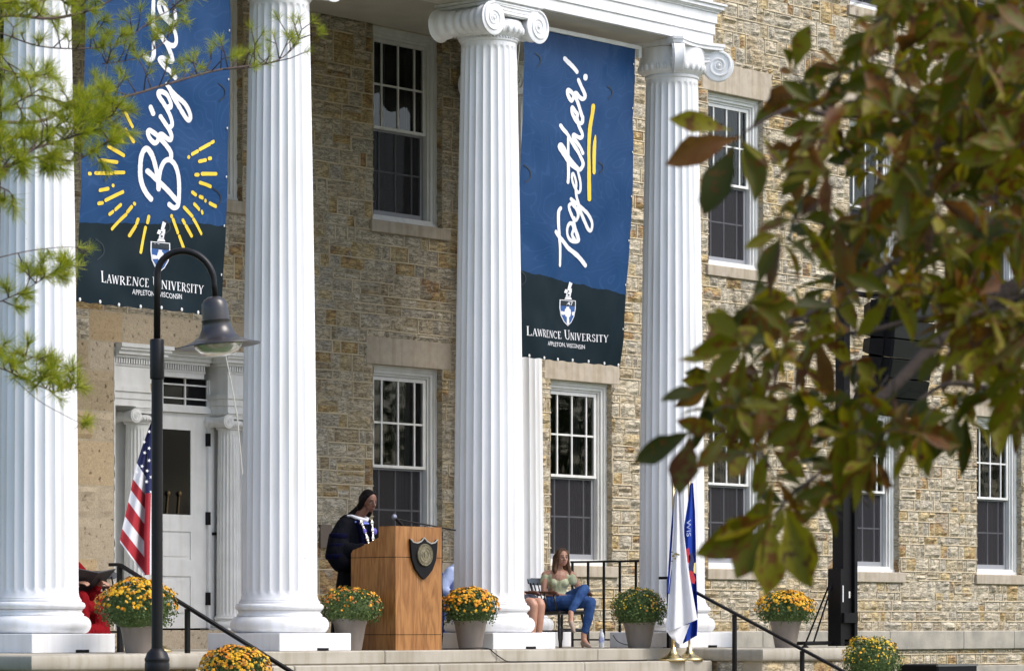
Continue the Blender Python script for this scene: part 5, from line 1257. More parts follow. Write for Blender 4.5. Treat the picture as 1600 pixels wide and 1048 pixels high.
def head(bl, c, f, up, s=1.):
    """skull, jaw, nose, lips, brow, ears; c centre, f facing, up"""
    f = f.normalized(); r = f.cross(up).normalized(); u = r.cross(f).normalized(); rot = Matrix((r, f, u)).transposed()
    def p(a, b, d): return c + r * (a * s) + f * (b * s) + u * (d * s)
    bl.ell(p(0, -.015, .02), (.074 * s, .093 * s, .095 * s), rot); bl.ell(p(0, .028, -.045), (.056 * s, .055 * s, .062 * s), rot); bl.ell(p(0, .058, -.088), (.024 * s, .02 * s, .018 * s), rot)
    bl.cap(p(0, .082, .012), .009 * s, p(0, .102, -.022), .014 * s); bl.ell(p(.011, .09, -.027), (.009 * s,) * 3); bl.ell(p(-.011, .09, -.027), (.009 * s,) * 3)
    bl.cap(p(-.034, .066, .026), .013 * s, p(.034, .066, .026), .013 * s); bl.ell(p(-.038, .052, -.018), (.02 * s, .02 * s, .018 * s)); bl.ell(p(.038, .052, -.018), (.02 * s, .02 * s, .018 * s))
    bl.cap(p(-.018, .078, -.055), .007 * s, p(.018, .078, -.055), .007 * s); bl.cap(p(-.014, .077, -.066), .008 * s, p(.014, .077, -.066), .008 * s)
    for q in (-1, 1): bl.ell(p(q * .076, -.012, -.012), (.01 * s, .02 * s, .03 * s), rot)
    return p, rot
def face_bits(p, parent, s, lip, brow, iris=(.05, .03, .02)):
    mb = MB()
    for q in (-1, 1): mb.ell(p(q * .030, .071, .004), (.0125 * s, .009 * s, .0075 * s))
    mb.build('eye_whites', mat('eye_white', (.6, .58, .56), .3), parent, smooth=True)
    mb = MB()
    for q in (-1, 1): mb.ell(p(q * .030, .078, .004), (.0065 * s, .005 * s, .0065 * s)); mb.tube([p(q * .044, .070, .011), p(q * .030, .081, .013), p(q * .016, .078, .010)], .0028 * s, 5)
    mb.build('irises', mat('iris_and_lash', iris, .4), parent)
    mb = MB()
    for q in (-1, 1): mb.tube([p(q * .048, .066, .030), p(q * .034, .080, .037), p(q * .014, .081, .033)], .0038 * s, 5)
    mb.build('eyebrows', mat('brow_hair', brow, .8), parent)
    mb = MB(); mb.tube([p(-.021, .080, -.058), p(-.008, .087, -.055), p(0, .086, -.057), p(.008, .087, -.055), p(.021, .080, -.058)], .0045 * s, 6); mb.tube([p(-.018, .080, -.063), p(0, .087, -.067), p(.018, .080, -.063)], .0055 * s, 6); mb.build('lips', mat('lip', lip, .4), parent, smooth=True)
def hand(bl, w_, d, n, s=1., curl=.35, side=1):
    """w_ wrist, d finger direction, n back-of-hand normal"""
    d = d.normalized(); n = (n - d * n.dot(d)).normalized(); t = d.cross(n) * side
    bl.cap(w_, .024 * s, w_ + d * .03 * s, .024 * s); 
    for k in range(4): bl.cap(w_ + d * .02 * s + t * (-.018 + .012 * k) * s, .013 * s, w_ + d * .085 * s + t * (-.030 + .020 * k) * s, .011 * s)
    for k, L_ in enumerate((.062, .075, .080, .070)):
        b = w_ + d * .09 * s + t * (-.032 + .021 * k) * s; c1 = curl * (1 + .15 * k)
        q1 = b + (d * math.cos(c1) - n * math.sin(c1)) * L_ * .45 * s; q2 = q1 + (d * math.cos(c1 * 2.2) - n * math.sin(c1 * 2.2)) * L_ * .32 * s; q3 = q2 + (d * math.cos(c1 * 3) - n * math.sin(c1 * 3)) * L_ * .23 * s
        bl.chain([(b, .0095 * s), (q1, .0088 * s), (q2, .008 * s), (q3, .0068 * s)])
    b = w_ + d * .025 * s + t * .028 * s; q = b + (d * .6 + t * .7 - n * .25).normalized() * .045 * s; q2 = q + (d * .9 + t * .2 - n * .3).normalized() * .032 * s
    bl.chain([(b, .013 * s), (q, .0105 * s), (q2, .0085 * s)])
def skin(name, c):
    m = mat(name, c, .5, spec=.4, var=.1, vscale=20); m.node_tree.nodes['Principled BSDF'].inputs['Subsurface Weight'].default_value = .08; m.node_tree.nodes['Principled BSDF'].inputs['Subsurface Radius'].default_value = (.02, .01, .005); return m
M['skin_dark'] = skin('deep_brown_skin', (.19, .088, .055)); M['skin_light'] = skin('fair_skin', (.50, .27, .185)); M['skin_mid'] = skin('tanned_skin', (.42, .23, .16))

# --- the speaker at the lectern, facing the steps
B0 = V(26.62, 25.34, 0); S_ = lambda dx, f, z: B0 + V(dx, -f, z)
sp_ = empty('person', tuple(B0), label='woman in a black and navy academic gown speaking at the lectern', cat='person')
fd = V(-.10, -1, -.34); bl = Blob(); hc = S_(.055, .165, 1.63); pf, rot = head(bl, hc, fd, V(0, 0, 1), 1.0)
bl.chain([(S_(.045, .11, 1.55), .052), (S_(.01, .02, 1.44), .055), (S_(0, 0, 1.38), .09)])
bl.chain([(S_(0, 0, 1.36), .12), (S_(0, 0, 1.1), .12), (S_(0, 0, .9), .14)])
for q in (-1, 1):
    bl.chain([(S_(q * .17, 0, 1.38), .05), (S_(q * .27, .06, 1.12), .04), (S_(q * .17, .28, 1.13), .026)]); hand(bl, S_(q * .17, .29, 1.13), V(-q * .35, -1, .12), V(0, 0, 1), .95, .25, -q)
    bl.chain([(S_(q * .09, 0, .9), .085), (S_(q * .09, .01, .48), .055), (S_(q * .09, 0, .09), .036), (S_(q * .1, .1, .04), .03)])
bo_ = bl.done('body', M['skin_dark'], sp_, .008, 3); face_bits(pf, bo_, 1., (.16, .05, .045), (.01, .008, .008))
h = Blob()
rh = fd.normalized().cross(V(0, 0, 1)).normalized()
h.ell(pf(0, -.038, .036), (.083, .094, .088), rot); h.ell(pf(0, -.065, -.01), (.082, .068, .098), rot)
h.chain([(pf(-.068, -.035, .02), .030), (pf(-.080, -.06, -.06), .038), (pf(-.090, -.075, -.12), .044), (pf(-.095, -.085, -.17), .040), (S_(-.13, -.03, 1.46), .026), (S_(-.17, -.07, 1.44), .010)])
h.chain([(pf(.07, -.01, .03), .034), (pf(.085, -.045, -.07), .034), (S_(.12, -.02, 1.45), .026)])
h.chain([(pf(0, -.1, .0), .06), (pf(-.04, -.12, -.10), .064), (S_(-.06, -.05, 1.44), .045)])
h.chain([(pf(-.01, .03, .108), .016), (pf(-.060, .020, .068), .018), (pf(-.080, -.02, .01), .018)]); h.chain([(pf(.01, .03, .108), .016), (pf(.060, .02, .068), .018), (pf(.080, -.02, .01), .018)])
M['blackhair'] = mat('black_hair', (.005, .0035, .0035), .55, spec=.1, bump=.5, bscale=60, bstretch=(3, 3, .4)); h.done('hair', M['blackhair'], sp_, .009, 3)
mb = MB(); mb.ell(pf(-.082, .0, -.05), (.008, .008, .016)); mb.build('earring', M['gold'], sp_)
M['gown'] = mat('black_gown_cloth', (.004, .0045, .007), .85, spec=.06, bump=.6, bscale=9, bstretch=(1.6, 1.6, .25), bdist=.04)
M['velvet'] = mat('navy_velvet', (.003, .0035, .017), .9, spec=.05, bump=.3, bscale=40)
g = Blob()
g.cap(S_(-.13, -.01, 1.375), .085, S_(.13, -.01, 1.375), .085); g.chain([(S_(0, .0, 1.32), .165), (S_(0, .02, 1.1), .185), (S_(0, .02, .8), .215), (S_(0, .0, .45), .25), (S_(0, 0, .12), .28)])
for q in (-1, 1):
    g.chain([(S_(q * .19, 0, 1.36), .085), (S_(q * .27, .0, 1.2), .115), (S_(q * .30, .02, 1.05), .135), (S_(q * .28, .06, .97), .13)]); g.chain([(S_(q * .29, .04, 1.08), .11), (S_(q * .22, .2, 1.08), .085), (S_(q * .18, .27, 1.12), .05)])
for k in range(7): a = -.9 + k * .3; g.cap(S_(.2 * math.sin(a * 1.7), .16 + .04 * math.cos(a), 1.0), .03, S_(.28 * math.sin(a * 1.7), .22 + .05 * math.cos(a), .14), .04)
gw = g.done('gown', M['gown'], sp_, .012, 5)
v = Blob(); v.chain([(S_(-.07, .10, 1.40), .035), (S_(-.065, .165, 1.28), .04), (S_(-.06, .19, 1.0), .045)]); v.chain([(S_(.07, .10, 1.40), .035), (S_(.07, .165, 1.28), .04), (S_(.07, .19, 1.0), .045)])
v.done('velvet_facing', M['velvet'], gw, .01, 3)
mb = MB()
for zc, rr in ((1.24, .1), (1.13, .118), (1.02, .135)):
    rs = []
    for (rk, zz) in ((rr - .022, -.034), (rr - .008, -.022), (rr - .006, .022), (rr - .02, .034)):
        rs.append([tuple(S_(-.275 - (1.24 - zc) * .10 + (rk + .012) * math.cos(t), .01 + (rk + .012) * math.sin(t) + (1.24 - zc) * .06, zc + zz)) for t in [i * math.pi / 12 for i in range(24)]])
    mb.rings(rs)
mb.build('sleeve_bars', M['velvet'], gw, smooth=True)
c_ = Blob(); c_.chain([(S_(-.12, -.03, 1.468), .012), (S_(-.10, .04, 1.47), .016), (S_(-.05, .11, 1.435), .024), (S_(.02, .145, 1.42), .026), (S_(.09, .10, 1.44), .020), (S_(.11, 0, 1.47), .014)])
c_.done('white_collar', mat('white_satin', (.72, .72, .76), .45), gw, .008, 2)
c_ = Blob(); c_.chain([(S_(-.10, .10, 1.40), .014), (S_(-.03, .15, 1.385), .016), (S_(.05, .15, 1.385), .014)]); c_.done('blue_lining', mat('pale_blue_satin', (.16, .20, .62), .45), gw, .008, 2)
mb = MB()
for q in (-1, 1):
    for k in range(12):
        t = k / 11; p_ = S_(q * (.085 - .07 * t), .155 + .065 * math.sin(t * 1.7) + .02, 1.395 - .32 * t); mb.ell(p_, (.016, .010, .018) if k % 3 else (.026, .012, .026), 10, 6)
mb.ell(S_(0, .255, 1.05), (.035, .012, .04)); mb.build('chain_of_office', mat('silver_links', (.75, .72, .66), .25, metal=.9), gw)
mb = MB(); mb.ell(S_(.13, .17, 1.30), (.035, .02, .038)); mb.ell(S_(-.07, .21, 1.30), (.024, .014, .03)); mb.build('rosette', mat('violet_ribbon', (.12, .10, .48), .6), gw)

# --- the seated woman
W0 = V(30.8, 25.93, 0); Wp = lambda dx, f, z: W0 + V(dx, -f, z)
wo = empty('person', tuple(W0), label='woman in a pale green blouse and jeans sitting cross-legged in an armchair', cat='person')
rtv = V(.72, -.69, 0)      # line of the shoulders, turned a little towards the steps
bl = Blob(); hc = Wp(-.0, .06, 1.082); fd = V(-.50, -.86, -.02); pf, rot = head(bl, hc, fd, V(.04, 0, 1), .92)
bl.chain([(Wp(0, .03, 1.04), .042), (Wp(.0, .0, .965), .045), (Wp(0, -.01, .92), .075)])
bl.cap(W0 + V(0, 0, .885) - rtv * .13, .052, W0 + V(0, 0, .885) + rtv * .13, .052); bl.chain([(Wp(0, 0, .84), .12), (Wp(0, -.02, .68), .105), (Wp(0, -.03, .54), .13)])
sR = W0 + V(0, 0, .875) - rtv * .165; sL = W0 + V(0, 0, .875) + rtv * .165
eR = W0 + V(-.16, .10, .66) ; eL = W0 + V(.20, -.16, .69); hR = Wp(-.04, .19, .61); hL = Wp(.06, .24, .635)
bl.chain([(sR, .047), (eR, .037), (hR, .024)]); bl.chain([(sL, .047), (eL, .035), (hL, .023)])
hand(bl, hR, V(.85, -.35, -.05), V(-.1, -.1, 1), .88, .3, 1); hand(bl, hL, V(-.85, .1, -.12), V(0, -.1, 1), .88, .35, -1)
bl.chain([(Wp(-.25, .40, .425), .034), (Wp(-.27, .42, .37), .032), (Wp(-.30, .44, .30), .028), (Wp(-.30, .46, .26), .018)]); bl.chain([(Wp(-.08, .46, .17), .036), (Wp(-.09, .47, .09), .034), (Wp(-.12, .53, .055), .028), (Wp(-.15, .60, .03), .018)])
bo_ = bl.done('body', M['skin_light'], wo, .0075, 3); face_bits(pf, bo_, .92, (.45, .15, .13), (.10, .06, .04))
M['brownhair'] = mat('light_brown_hair', (.06, .030, .016), .55, spec=.2, vcol=(.17, .095, .05), vscale=25, bump=.6, bscale=50, bstretch=(3, 3, .3))
h = Blob(); h.ell(pf(0, -.035, .036), (.082, .092, .086), rot); h.ell(pf(0, -.055, 0), (.082, .07, .095), rot)
for q in (-1, 1):
    h.chain([(pf(q * .012, .02, .112), .018), (pf(q * .058, .03, .068), .018), (pf(q * .077, .012, .0), .016), (pf(q * .082, -.005, -.09), .024), (pf(q * .10, .01, -.16), .028), (pf(q * .10, .015, -.215), .02)])
    h.chain([(pf(q * .06, -.06, .0), .05), (pf(q * .075, -.05, -.12), .045), (pf(q * .09, -.03, -.22), .03)])
h.done('hair', M['brownhair'], wo, .0085, 3)
M['blouse'] = mat('pale_green_blouse', (.54, .57, .37), .85, spec=.1, bump=.9, bscale=16, bstretch=(1.4, 1.4, .5), bdist=.02, var=.08, vscale=10)
fdir = V(-.69, -.72, 0)
g = Blob(); C_ = W0 + V(0, 0, .80)
g.chain([(W0 + V(0, 0, .80), .118), (W0 + V(0, .02, .68), .105), (W0 + V(0, .03, .55), .135)])
g.ell(C_ + fdir * .066 - rtv * .06 + V(0, 0, -.02), (.062, .054, .058)); g.ell(C_ + fdir * .066 + rtv * .06 + V(0, 0, -.02), (.062, .054, .058))
for q in (-1, 1):
    g.chain([(C_ + rtv * q * .10 + V(0, 0, .065), .046), (C_ + rtv * q * .16 + V(0, 0, .06), .054), (C_ + rtv * q * .178 + V(0, 0, .0), .052)]); g.cap(C_ + rtv * q * .10 - fdir * .05 + V(0, 0, .09), .04, C_ + rtv * q * .09 + fdir * .04 + V(0, 0, .06), .035)
g.ell(C_ - fdir * .03, (.145, .125, .135)); g.cap(W0 + V(0, .02, .60), .13, W0 + V(0, .02, .54), .14)
gb_ = g.done('blouse', M['blouse'], wo, .009, 4)
mb = MB(); 
for q in (-1, 1): mb.tube([C_ + fdir * .142 + V(0, 0, .0), C_ + fdir * .150 + rtv * q * .02 + V(0, 0, -.03), C_ + fdir * .152 + rtv * q * .012 + V(0, 0, -.10)], .004, 5)
mb.tube([C_ + fdir * .150 + V(0, 0, .02), C_ + fdir * .145 + V(0, 0, -.12)], .003, 5); mb.build('tie_ribbon', mat('blouse_tie', (.36, .38, .22), .7), gb_)
M['denim'] = mat('blue_denim', (.025, .062, .18), .85, spec=.12, vcol=(.05, .11, .27), vscale=9, bump=.9, bscale=10, bdist=.03)
g = Blob(); g.cap(W0 + V(-.08, .05, .52), .125, W0 + V(.08, .03, .52), .12)
g.chain([(Wp(-.08, .02, .53), .105), (Wp(-.03, .3, .55), .088), (Wp(.0, .50, .545), .066), (Wp(-.03, .49, .36), .058), (Wp(-.07, .47, .20), .046)])
g.chain([(Wp(.09, .0, .54), .10), (Wp(.05, .22, .63), .085), (Wp(-.02, .42, .70), .064), (Wp(-.12, .42, .60), .06), (Wp(-.23, .40, .455), .044)])
g.done('jeans', M['denim'], wo, .0095, 4)
M['shoe'] = mat('beige_suede', (.42, .32, .25), .7)
for a, b, c, hl in ((Wp(-.09, .45, .055), Wp(-.12, .53, .04), Wp(-.17, .64, .018), V(0, 0, -1)), (Wp(-.27, .41, .345), Wp(-.30, .45, .29), Wp(-.31, .50, .195), V(.25, .75, -.6))):
    g = Blob(); g.chain([(a, .03), (b, .033), (c, .020)]); g.cap(a, .022, a + hl * .045, .015); g.done('shoe', M['shoe'], wo, .008, 2)

# --- man in the light blue shirt, mostly behind the third column
m0 = V(29.02, 25.95, 0); Mp = lambda dx, f, z: m0 + V(dx, -f, z)
mn = empty('person', tuple(m0), label='man in a light blue shirt sitting between the lectern and the third column', cat='person')
bl = Blob(); pf, rot = head(bl, Mp(.1, .1, 1.16), V(-.1, -1, -.1), V(0, 0, 1)); bl.chain([(Mp(.09, .05, 1.06), .055), (Mp(.06, 0, .95), .06), (Mp(.03, 0, .9), .1)]); bl.chain([(Mp(0, 0, .85), .15), (Mp(0, 0, .52), .15)])
bl.chain([(Mp(-.17, .02, .88), .055), (Mp(-.30, .0, .68), .045), (Mp(-.19, .10, .60), .03)]); bl.chain([(Mp(.2, .02, .88), .055), (Mp(.27, .05, .66), .045), (Mp(.06, .25, .62), .03)])
hand(bl, Mp(-.19, .10, .60), V(.5, -.8, -.2), V(0, 0, 1), 1., .4, 1); hand(bl, Mp(.06, .25, .62), V(-.8, -.4, -.1), V(0, 0, 1), 1., .4, -1)
for q in (-1, 1): bl.chain([(Mp(q * .1, 0, .52), .09), (Mp(q * .11, .45, .53), .065), (Mp(q * .11, .45, .08), .04), (Mp(q * .12, .56, .04), .035)])
bo_ = bl.done('body', M['skin_mid'], mn, .009, 3); face_bits(pf, bo_, 1., (.3, .12, .1), (.05, .03, .02))
h = Blob(); h.ell(pf(0, -.03, .045), (.085, .095, .085), rot); h.done('hair', M['brownhair'], mn, .01, 2)
g = Blob(); g.cap(Mp(-.14, .0, .88), .075, Mp(.14, 0, .88), .075); g.chain([(Mp(0, 0, .84), .165), (Mp(0, 0, .55), .165)]); g.chain([(Mp(-.17, .02, .88), .075), (Mp(-.305, .0, .69), .066), (Mp(-.22, .09, .615), .045)]); g.chain([(Mp(.19, .02, .88), .07), (Mp(.275, .05, .67), .06), (Mp(.1, .22, .625), .045)])
g.done('shirt', mat('light_blue_shirt', (.36, .44, .68), .8, spec=.1, bump=1, bscale=13, bdist=.012), mn, .011, 3)
g = Blob(); g.cap(Mp(-.12, 0, .5), .13, Mp(.12, 0, .5), .13)
for q in (-1, 1): g.chain([(Mp(q * .11, 0, .53), .11), (Mp(q * .12, .46, .54), .08), (Mp(q * .12, .46, .12), .07)])
g.chain([(Mp(-.24, -.1, .86), .05), (Mp(-.36, -.02, .62), .06), (Mp(-.34, .08, .3), .07), (Mp(-.3, .1, .12), .07)])
g.done('blue_robe', mat('royal_blue_robe', (.03, .08, .34), .7, bump=.5, bscale=12, bdist=.02), mn, .011, 3)

# --- person in a dark skirt, only the knees and shins show beside the third column
k0 = V(29.93, 25.98, 0); Kp = lambda dx, f, z: k0 + V(dx, -f, z)
kn = empty('person', tuple(k0), label='person in a dark dress, bare knees showing beside the third column', cat='person')
bl = Blob(); pf, rot = head(bl, Kp(-.05, .02, 1.17), V(-.1, -1, 0), V(0, 0, 1), .95); bl.chain([(Kp(-.04, 0, 1.08), .05), (Kp(0, 0, .95), .055), (Kp(0, 0, .88), .1)]); bl.chain([(Kp(0, 0, .85), .13), (Kp(0, 0, .52), .14)])
for q in (-1, 1):
    bl.chain([(Kp(q * .16, .0, .88), .045), (Kp(q * .2, .02, .66), .035), (Kp(q * .05, .22, .62), .025)]); hand(bl, Kp(q * .05, .22, .62), V(-q * .6, -.6, -.1), V(0, 0, 1), .9, .3, -q)
    bl.chain([(Kp(q * .09, 0, .52), .09), (Kp(q * .07, .42, .53), .066), (Kp(q * .065, .445, .50), .060), (Kp(q * .06, .43, .34), .055), (Kp(q * .06, .42, .10), .035), (Kp(q * .07, .5, .04), .03)])
bo_ = bl.done('body', M['skin_light'], kn, .009, 4); face_bits(pf, bo_, .95, (.4, .15, .13), (.05, .03, .02))
h = Blob(); h.ell(pf(0, -.03, .045), (.085, .095, .09), rot); h.chain([(pf(0, -.07, 0), .07), (pf(0, -.06, -.15), .06)]); h.done('hair', M['brownhair'], kn, .01, 2)
g = Blob(); g.cap(Kp(-.13, 0, .87), .07, Kp(.13, 0, .87), .07); g.chain([(Kp(0, 0, .82), .15), (Kp(0, 0, .55), .17)]); g.cap(Kp(-.08, .0, .53), .125, Kp(-.07, .30, .55), .09); g.cap(Kp(.08, .0, .53), .125, Kp(.07, .30, .55), .09); g.done('dark_dress', mat('dark_navy_dress', (.012, .014, .03), .7, bump=.4, bscale=20), kn, .011, 3)

# --- person in a red robe holding a black folder, behind the first column
r0 = V(22.86, 25.95, 0); Rp = lambda dx, f, z: r0 + V(dx, -f, z)
rp_ = empty('person', tuple(r0), label='person in a red robe holding an open black folder beside the leftmost column', cat='person')
bl = Blob(); pf, rot = head(bl, Rp(-.05, .05, 1.18), V(0, -1, -.3), V(0, 0, 1)); bl.chain([(Rp(-.04, .02, 1.08), .055), (Rp(0, 0, .95), .06), (Rp(0, 0, .88), .1)]); bl.chain([(Rp(0, 0, .85), .14), (Rp(0, 0, .52), .15)])
for q, fo in ((-1, .40), (1, .46)):
    bl.chain([(Rp(q * .18, .02, .88), .05), (Rp(q * .26, .15, .68), .042), (Rp(q * .16, fo, .70), .028)]); hand(bl, Rp(q * .16, fo, .70), V(-q * .4, -1, .05), V(q * .3, 0, 1), 1.05, .2, -q)
    bl.chain([(Rp(q * .1, 0, .52), .09), (Rp(q * .11, .46, .52), .065), (Rp(q * .1, .44, .08), .04), (Rp(q * .1, .56, .04), .032)])
bo_ = bl.done('body', M['skin_mid'], rp_, .009, 3); face_bits(pf, bo_, 1., (.3, .12, .1), (.05, .03, .02))
h = Blob(); h.ell(pf(0, -.03, .045), (.085, .095, .085), rot); h.done('hair', M['brownhair'], rp_, .01, 2)
g = Blob(); g.cap(Rp(-.15, 0, .88), .08, Rp(.15, 0, .88), .08); g.chain([(Rp(0, 0, .82), .17), (Rp(0, 0, .55), .18)])
for q in (-1, 1): g.chain([(Rp(q * .19, .02, .86), .08), (Rp(q * .27, .14, .69), .085), (Rp(q * .19, .32, .67), .08)]); g.chain([(Rp(q * .1, 0, .53), .12), (Rp(q * .12, .45, .53), .095), (Rp(q * .13, .46, .3), .10), (Rp(q * .14, .47, .14), .11)])
g.cap(Rp(-.1, .48, .45), .07, Rp(.1, .48, .45), .07); g.cap(Rp(-.1, .5, .2), .08, Rp(.1, .5, .2), .08)
rg_ = g.done('red_robe', mat('red_robe_cloth', (.20, .004, .008), .85, spec=.1, bump=1, bscale=9, bstretch=(2, 2, .4), bdist=.05), rp_, .012, 4)
mb = MB(); T = Matrix.Translation(tuple(Rp(.0, .46, .71))) @ Matrix.Rotation(R(-38), 4, 'X')
for sg in (-1, 1): mb.add([tuple(T @ Vector(v)) for v in ((0, -.16, 0), (sg * .26, -.16, .05), (sg * .26, .16, .05), (0, .16, 0), (0, -.16, -.012), (sg * .26, -.16, .038), (sg * .26, .16, .038), (0, .16, -.012))], [(0, 1, 2, 3), (7, 6, 5, 4), (0, 4, 5, 1), (1, 5, 6, 2), (2, 6, 7, 3)])
fo = empty('folder', tuple(Rp(0, .46, .7)), label='open black folder with a white page in the hands of the person in red', cat='folder')
mb.build('cover', mat('black_folder', (.012, .012, .018), .5), fo)
mb = MB(); mb.add([tuple(T @ Vector(v)) for v in ((-.01, -.15, .01), (-.24, -.15, .055), (-.24, .15, .055), (-.01, .15, .01))], [(0, 1, 2, 3)]); mb.add([tuple(T @ Vector(v)) for v in ((.01, -.15, .01), (.24, -.15, .055), (.24, .15, .055), (.01, .15, .01))], [(0, 1, 2, 3)]); mb.build('page', M['f_white'], fo)
g = Blob(); g.chain([(Rp(.13, .50, .17), .06), (Rp(.13, .56, .06), .05), (Rp(.13, .66, .04), .035)]); g.chain([(Rp(-.1, .50, .17), .06), (Rp(-.1, .56, .06), .05), (Rp(-.1, .66, .04), .035)]); g.done('blue_trousers', M['denim'], rp_, .01, 2)

# ------------------------------------------------------------------ pine at the left, its branches reach into view
M['needle'] = island_mat('pine_needles', [(0, (.18, .25, .012)), (.5, (.36, .42, .02)), (.85, (.60, .60, .04)), (1, (.46, .36, .05))], .5, trans=.4)
M['twig'] = mat('pine_bark', (.10, .065, .05), .9, var=.4, vscale=40, bump=.6, bscale=80)
rp4 = random.Random(11)
pine = empty('pine_tree', (5.2, 9.6, -1.35), label='pine tree whose green needle tufts reach in from the left edge', cat='tree')
pw = ray(-330, 300, 14.2); pine.location = (pw.x, pw.y, -1.35)
mb = MB(); mb.tube([(pw.x, pw.y, -1.4), (pw.x + .03, pw.y, 1.5), (pw.x, pw.y + .05, 4.5), (pw.x + .05, pw.y, 9)], [.22, .19, .15, .05], 14); mb.build('trunk', M['twig'], pine, smooth=True)
tw_ = MB(); nd = MB(); tufts = []
NEED = ([(-.009, 0, 0), (.009, 0, 0), (.008, .6, .03), (0, 1, .02), (-.008, .6, .03)], [(0, 1, 2, 3, 4)])
def tuft(p, d, L_=.085, n=40, spread=.62):
    ms = []
    for i in range(n):
        v = (d.normalized() * rp4.uniform(.35, 1.1) + Vector((rp4.gauss(0, 1), rp4.gauss(0, 1), rp4.gauss(0, 1))).normalized() * spread).normalized()
        s_ = L_ * rp4.uniform(.65, 1.1); x = v.orthogonal().normalized(); x = Matrix.Rotation(rp4.random() * 6.28, 3, v) @ x; z_ = x.cross(v); o = p - d.normalized() * rp4.uniform(0, .035)
        ms.append(Matrix(((x.x * s_ * 1.3, v.x * s_, z_.x * s_, o.x), (x.y * s_ * 1.3, v.y * s_, z_.y * s_, o.y), (x.z * s_ * 1.3, v.z * s_, z_.z * s_, o.z), (0, 0, 0, 1))))
    nd.inst(*NEED, ms)
def pbranch(pts, t0, t1, r0, r1, twigs, up=(0, -1), tl=(18, 55), L_=.085, n=46, tf=.0):
    t0 += 3.2; t1 += 3.2; twigs = int(twigs * (1.5 if t0 < 14.5 else 1.15)); L_ *= .86
    P = smooth_pts([ray(x, y, t0 + (t1 - t0) * i / (len(pts) - 1)) for i, (x, y) in enumerate(pts)], 6); m = len(P)
    r0, r1 = r0 * .45, r1 * .7; tw_.tube(P, [r0 + (r1 - r0) * i / (m - 1) for i in range(m)], 6)
    rt_ = Vector((SA, -CA, 0)); fw = Vector((CA, SA, 0))
    for k in range(twigs):
        i = int((tf + (1 - tf) * (k + rp4.random()) / twigs) * (m - 1)); b = P[min(i, m - 1)]; t = (b.x * CA + b.y * SA); mpp = t / 5210
        dx, dy = up[0] + rp4.gauss(0, .55), up[1] + rp4.gauss(0, .45); L2 = rp4.uniform(*tl) * mpp
        d = (rt_ * dx + Vector((0, 0, 1)) * (-dy) + fw * rp4.gauss(0, .6)).normalized(); e = b + d * L2
        mid = b.lerp(e, .55) + Vector((rp4.gauss(0, 1), rp4.gauss(0, 1), rp4.gauss(0, 1))) * L2 * .08
        tw_.tube([b, mid, e], [.0035, .0028, .002], 5); tuft(e, (e - mid), L_, n)
        if rp4.random() < .65:
            e2 = mid + (d + Vector((rp4.gauss(0, .6), rp4.gauss(0, .6), rp4.gauss(0, .6)))).normalized() * L2 * .5; tw_.tube([mid, e2], [.0025, .002], 5); tuft(e2, e2 - mid, L_ * .9, n)
    tuft(P[-1], P[-1] - P[-3], L_, n)
pbranch([(-330, 120), (-120, 60), (0, 25), (80, 29), (150, 12), (215, -25)], 11, 12.2, .03, .004, 24, (.0, -.4), (12, 55), tf=.25)
pbranch([(-60, 40), (0, 52), (60, 72), (130, 76), (190, 66), (240, 30), (310, -5)], 11.5, 13, .009, .003, 26, (.1, -.7), (12, 42), .075)
pbranch([(-300, 230), (-100, 190), (60, 190), (120, 156), (190, 152), (260, 132), (330, 112), (380, 104), (430, 96), (462, 72), (468, 58)], 11, 14.5, .02, .003, 22, (.25, -1.1), (18, 62), .075, 40, tf=.35)
pbranch([(300, 118), (345, 108), (395, 105), (420, 100)], 14, 14.4, .003, .002, 7, (.1, -1.2), (30, 45), .07, 40)
pbranch([(120, 156), (165, 120), (160, 60), (150, 40)], 12.2, 12.6, .006, .003, 9, (.3, -.5), (12, 40), .075)
pbranch([(160, 100), (215, 90), (262, 60), (270, 20), (262, -15)], 12.6, 13.2, .006, .003, 16, (.3, -.8), (12, 38), .075)
pbranch([(-300, 300), (-120, 280), (0, 265), (55, 232), (110, 215), (160, 190), (188, 165)], 9.6, 10.6, .02, .003, 24, (.0, -.6), (15, 62), .09, 56, tf=.3)
pbranch([(-100, 300), (0, 262), (60, 245), (120, 250), (175, 214)], 9.7, 10.4, .012, .003, 20, (.1, .1), (12, 45), .09, 56, tf=.25)
pbranch([(-60, 190), (0, 175), (50, 150), (100, 160), (150, 180), (185, 205)], 10, 10.6, .008, .003, 18, (.1, -.3), (12, 50), .085, 50)
pbranch([(-100, 250), (-20, 285), (15, 300), (20, 320)], 9.7, 9.9, .01, .003, 4, (.1, .6), (12, 30), .085, 50)
pbranch([(-150, 440), (-40, 412), (40, 393), (100, 386), (125, 387)], 10.4, 11.6, .008, .0015, 2, (.1, .8), (12, 30), .075, 44, tf=.35)
pbranch([(-120, 500), (-20, 478), (40, 452), (85, 425), (120, 415)], 10.3, 11.2, .008, .002, 15, (.1, -.3), (12, 42), .085, 50, tf=.3)
pbranch([(-80, 560), (0, 575), (50, 598), (90, 612), (125, 604)], 10.3, 10.9, .008, .002, 17, (.2, -.7), (12, 55), .085, 50, tf=.3)
pbranch([(20, 590), (60, 625), (100, 648), (132, 664)], 10.7, 11.1, .004, .002, 1, (.3, .1), (8, 14), .085, 56, tf=.9)
pbranch([(-90, 560), (-40, 540), (0, 548), (60, 560), (110, 578)], 10.5, 10.9, .006, .002, 12, (.2, -.2), (12, 40), .085, 50, tf=.3)
pbranch([(-150, -20), (-40, 0), (40, 5), (100, -8)], 10.2, 10.8, .01, .003, 14, (.1, .3), (10, 40), .085, 50)
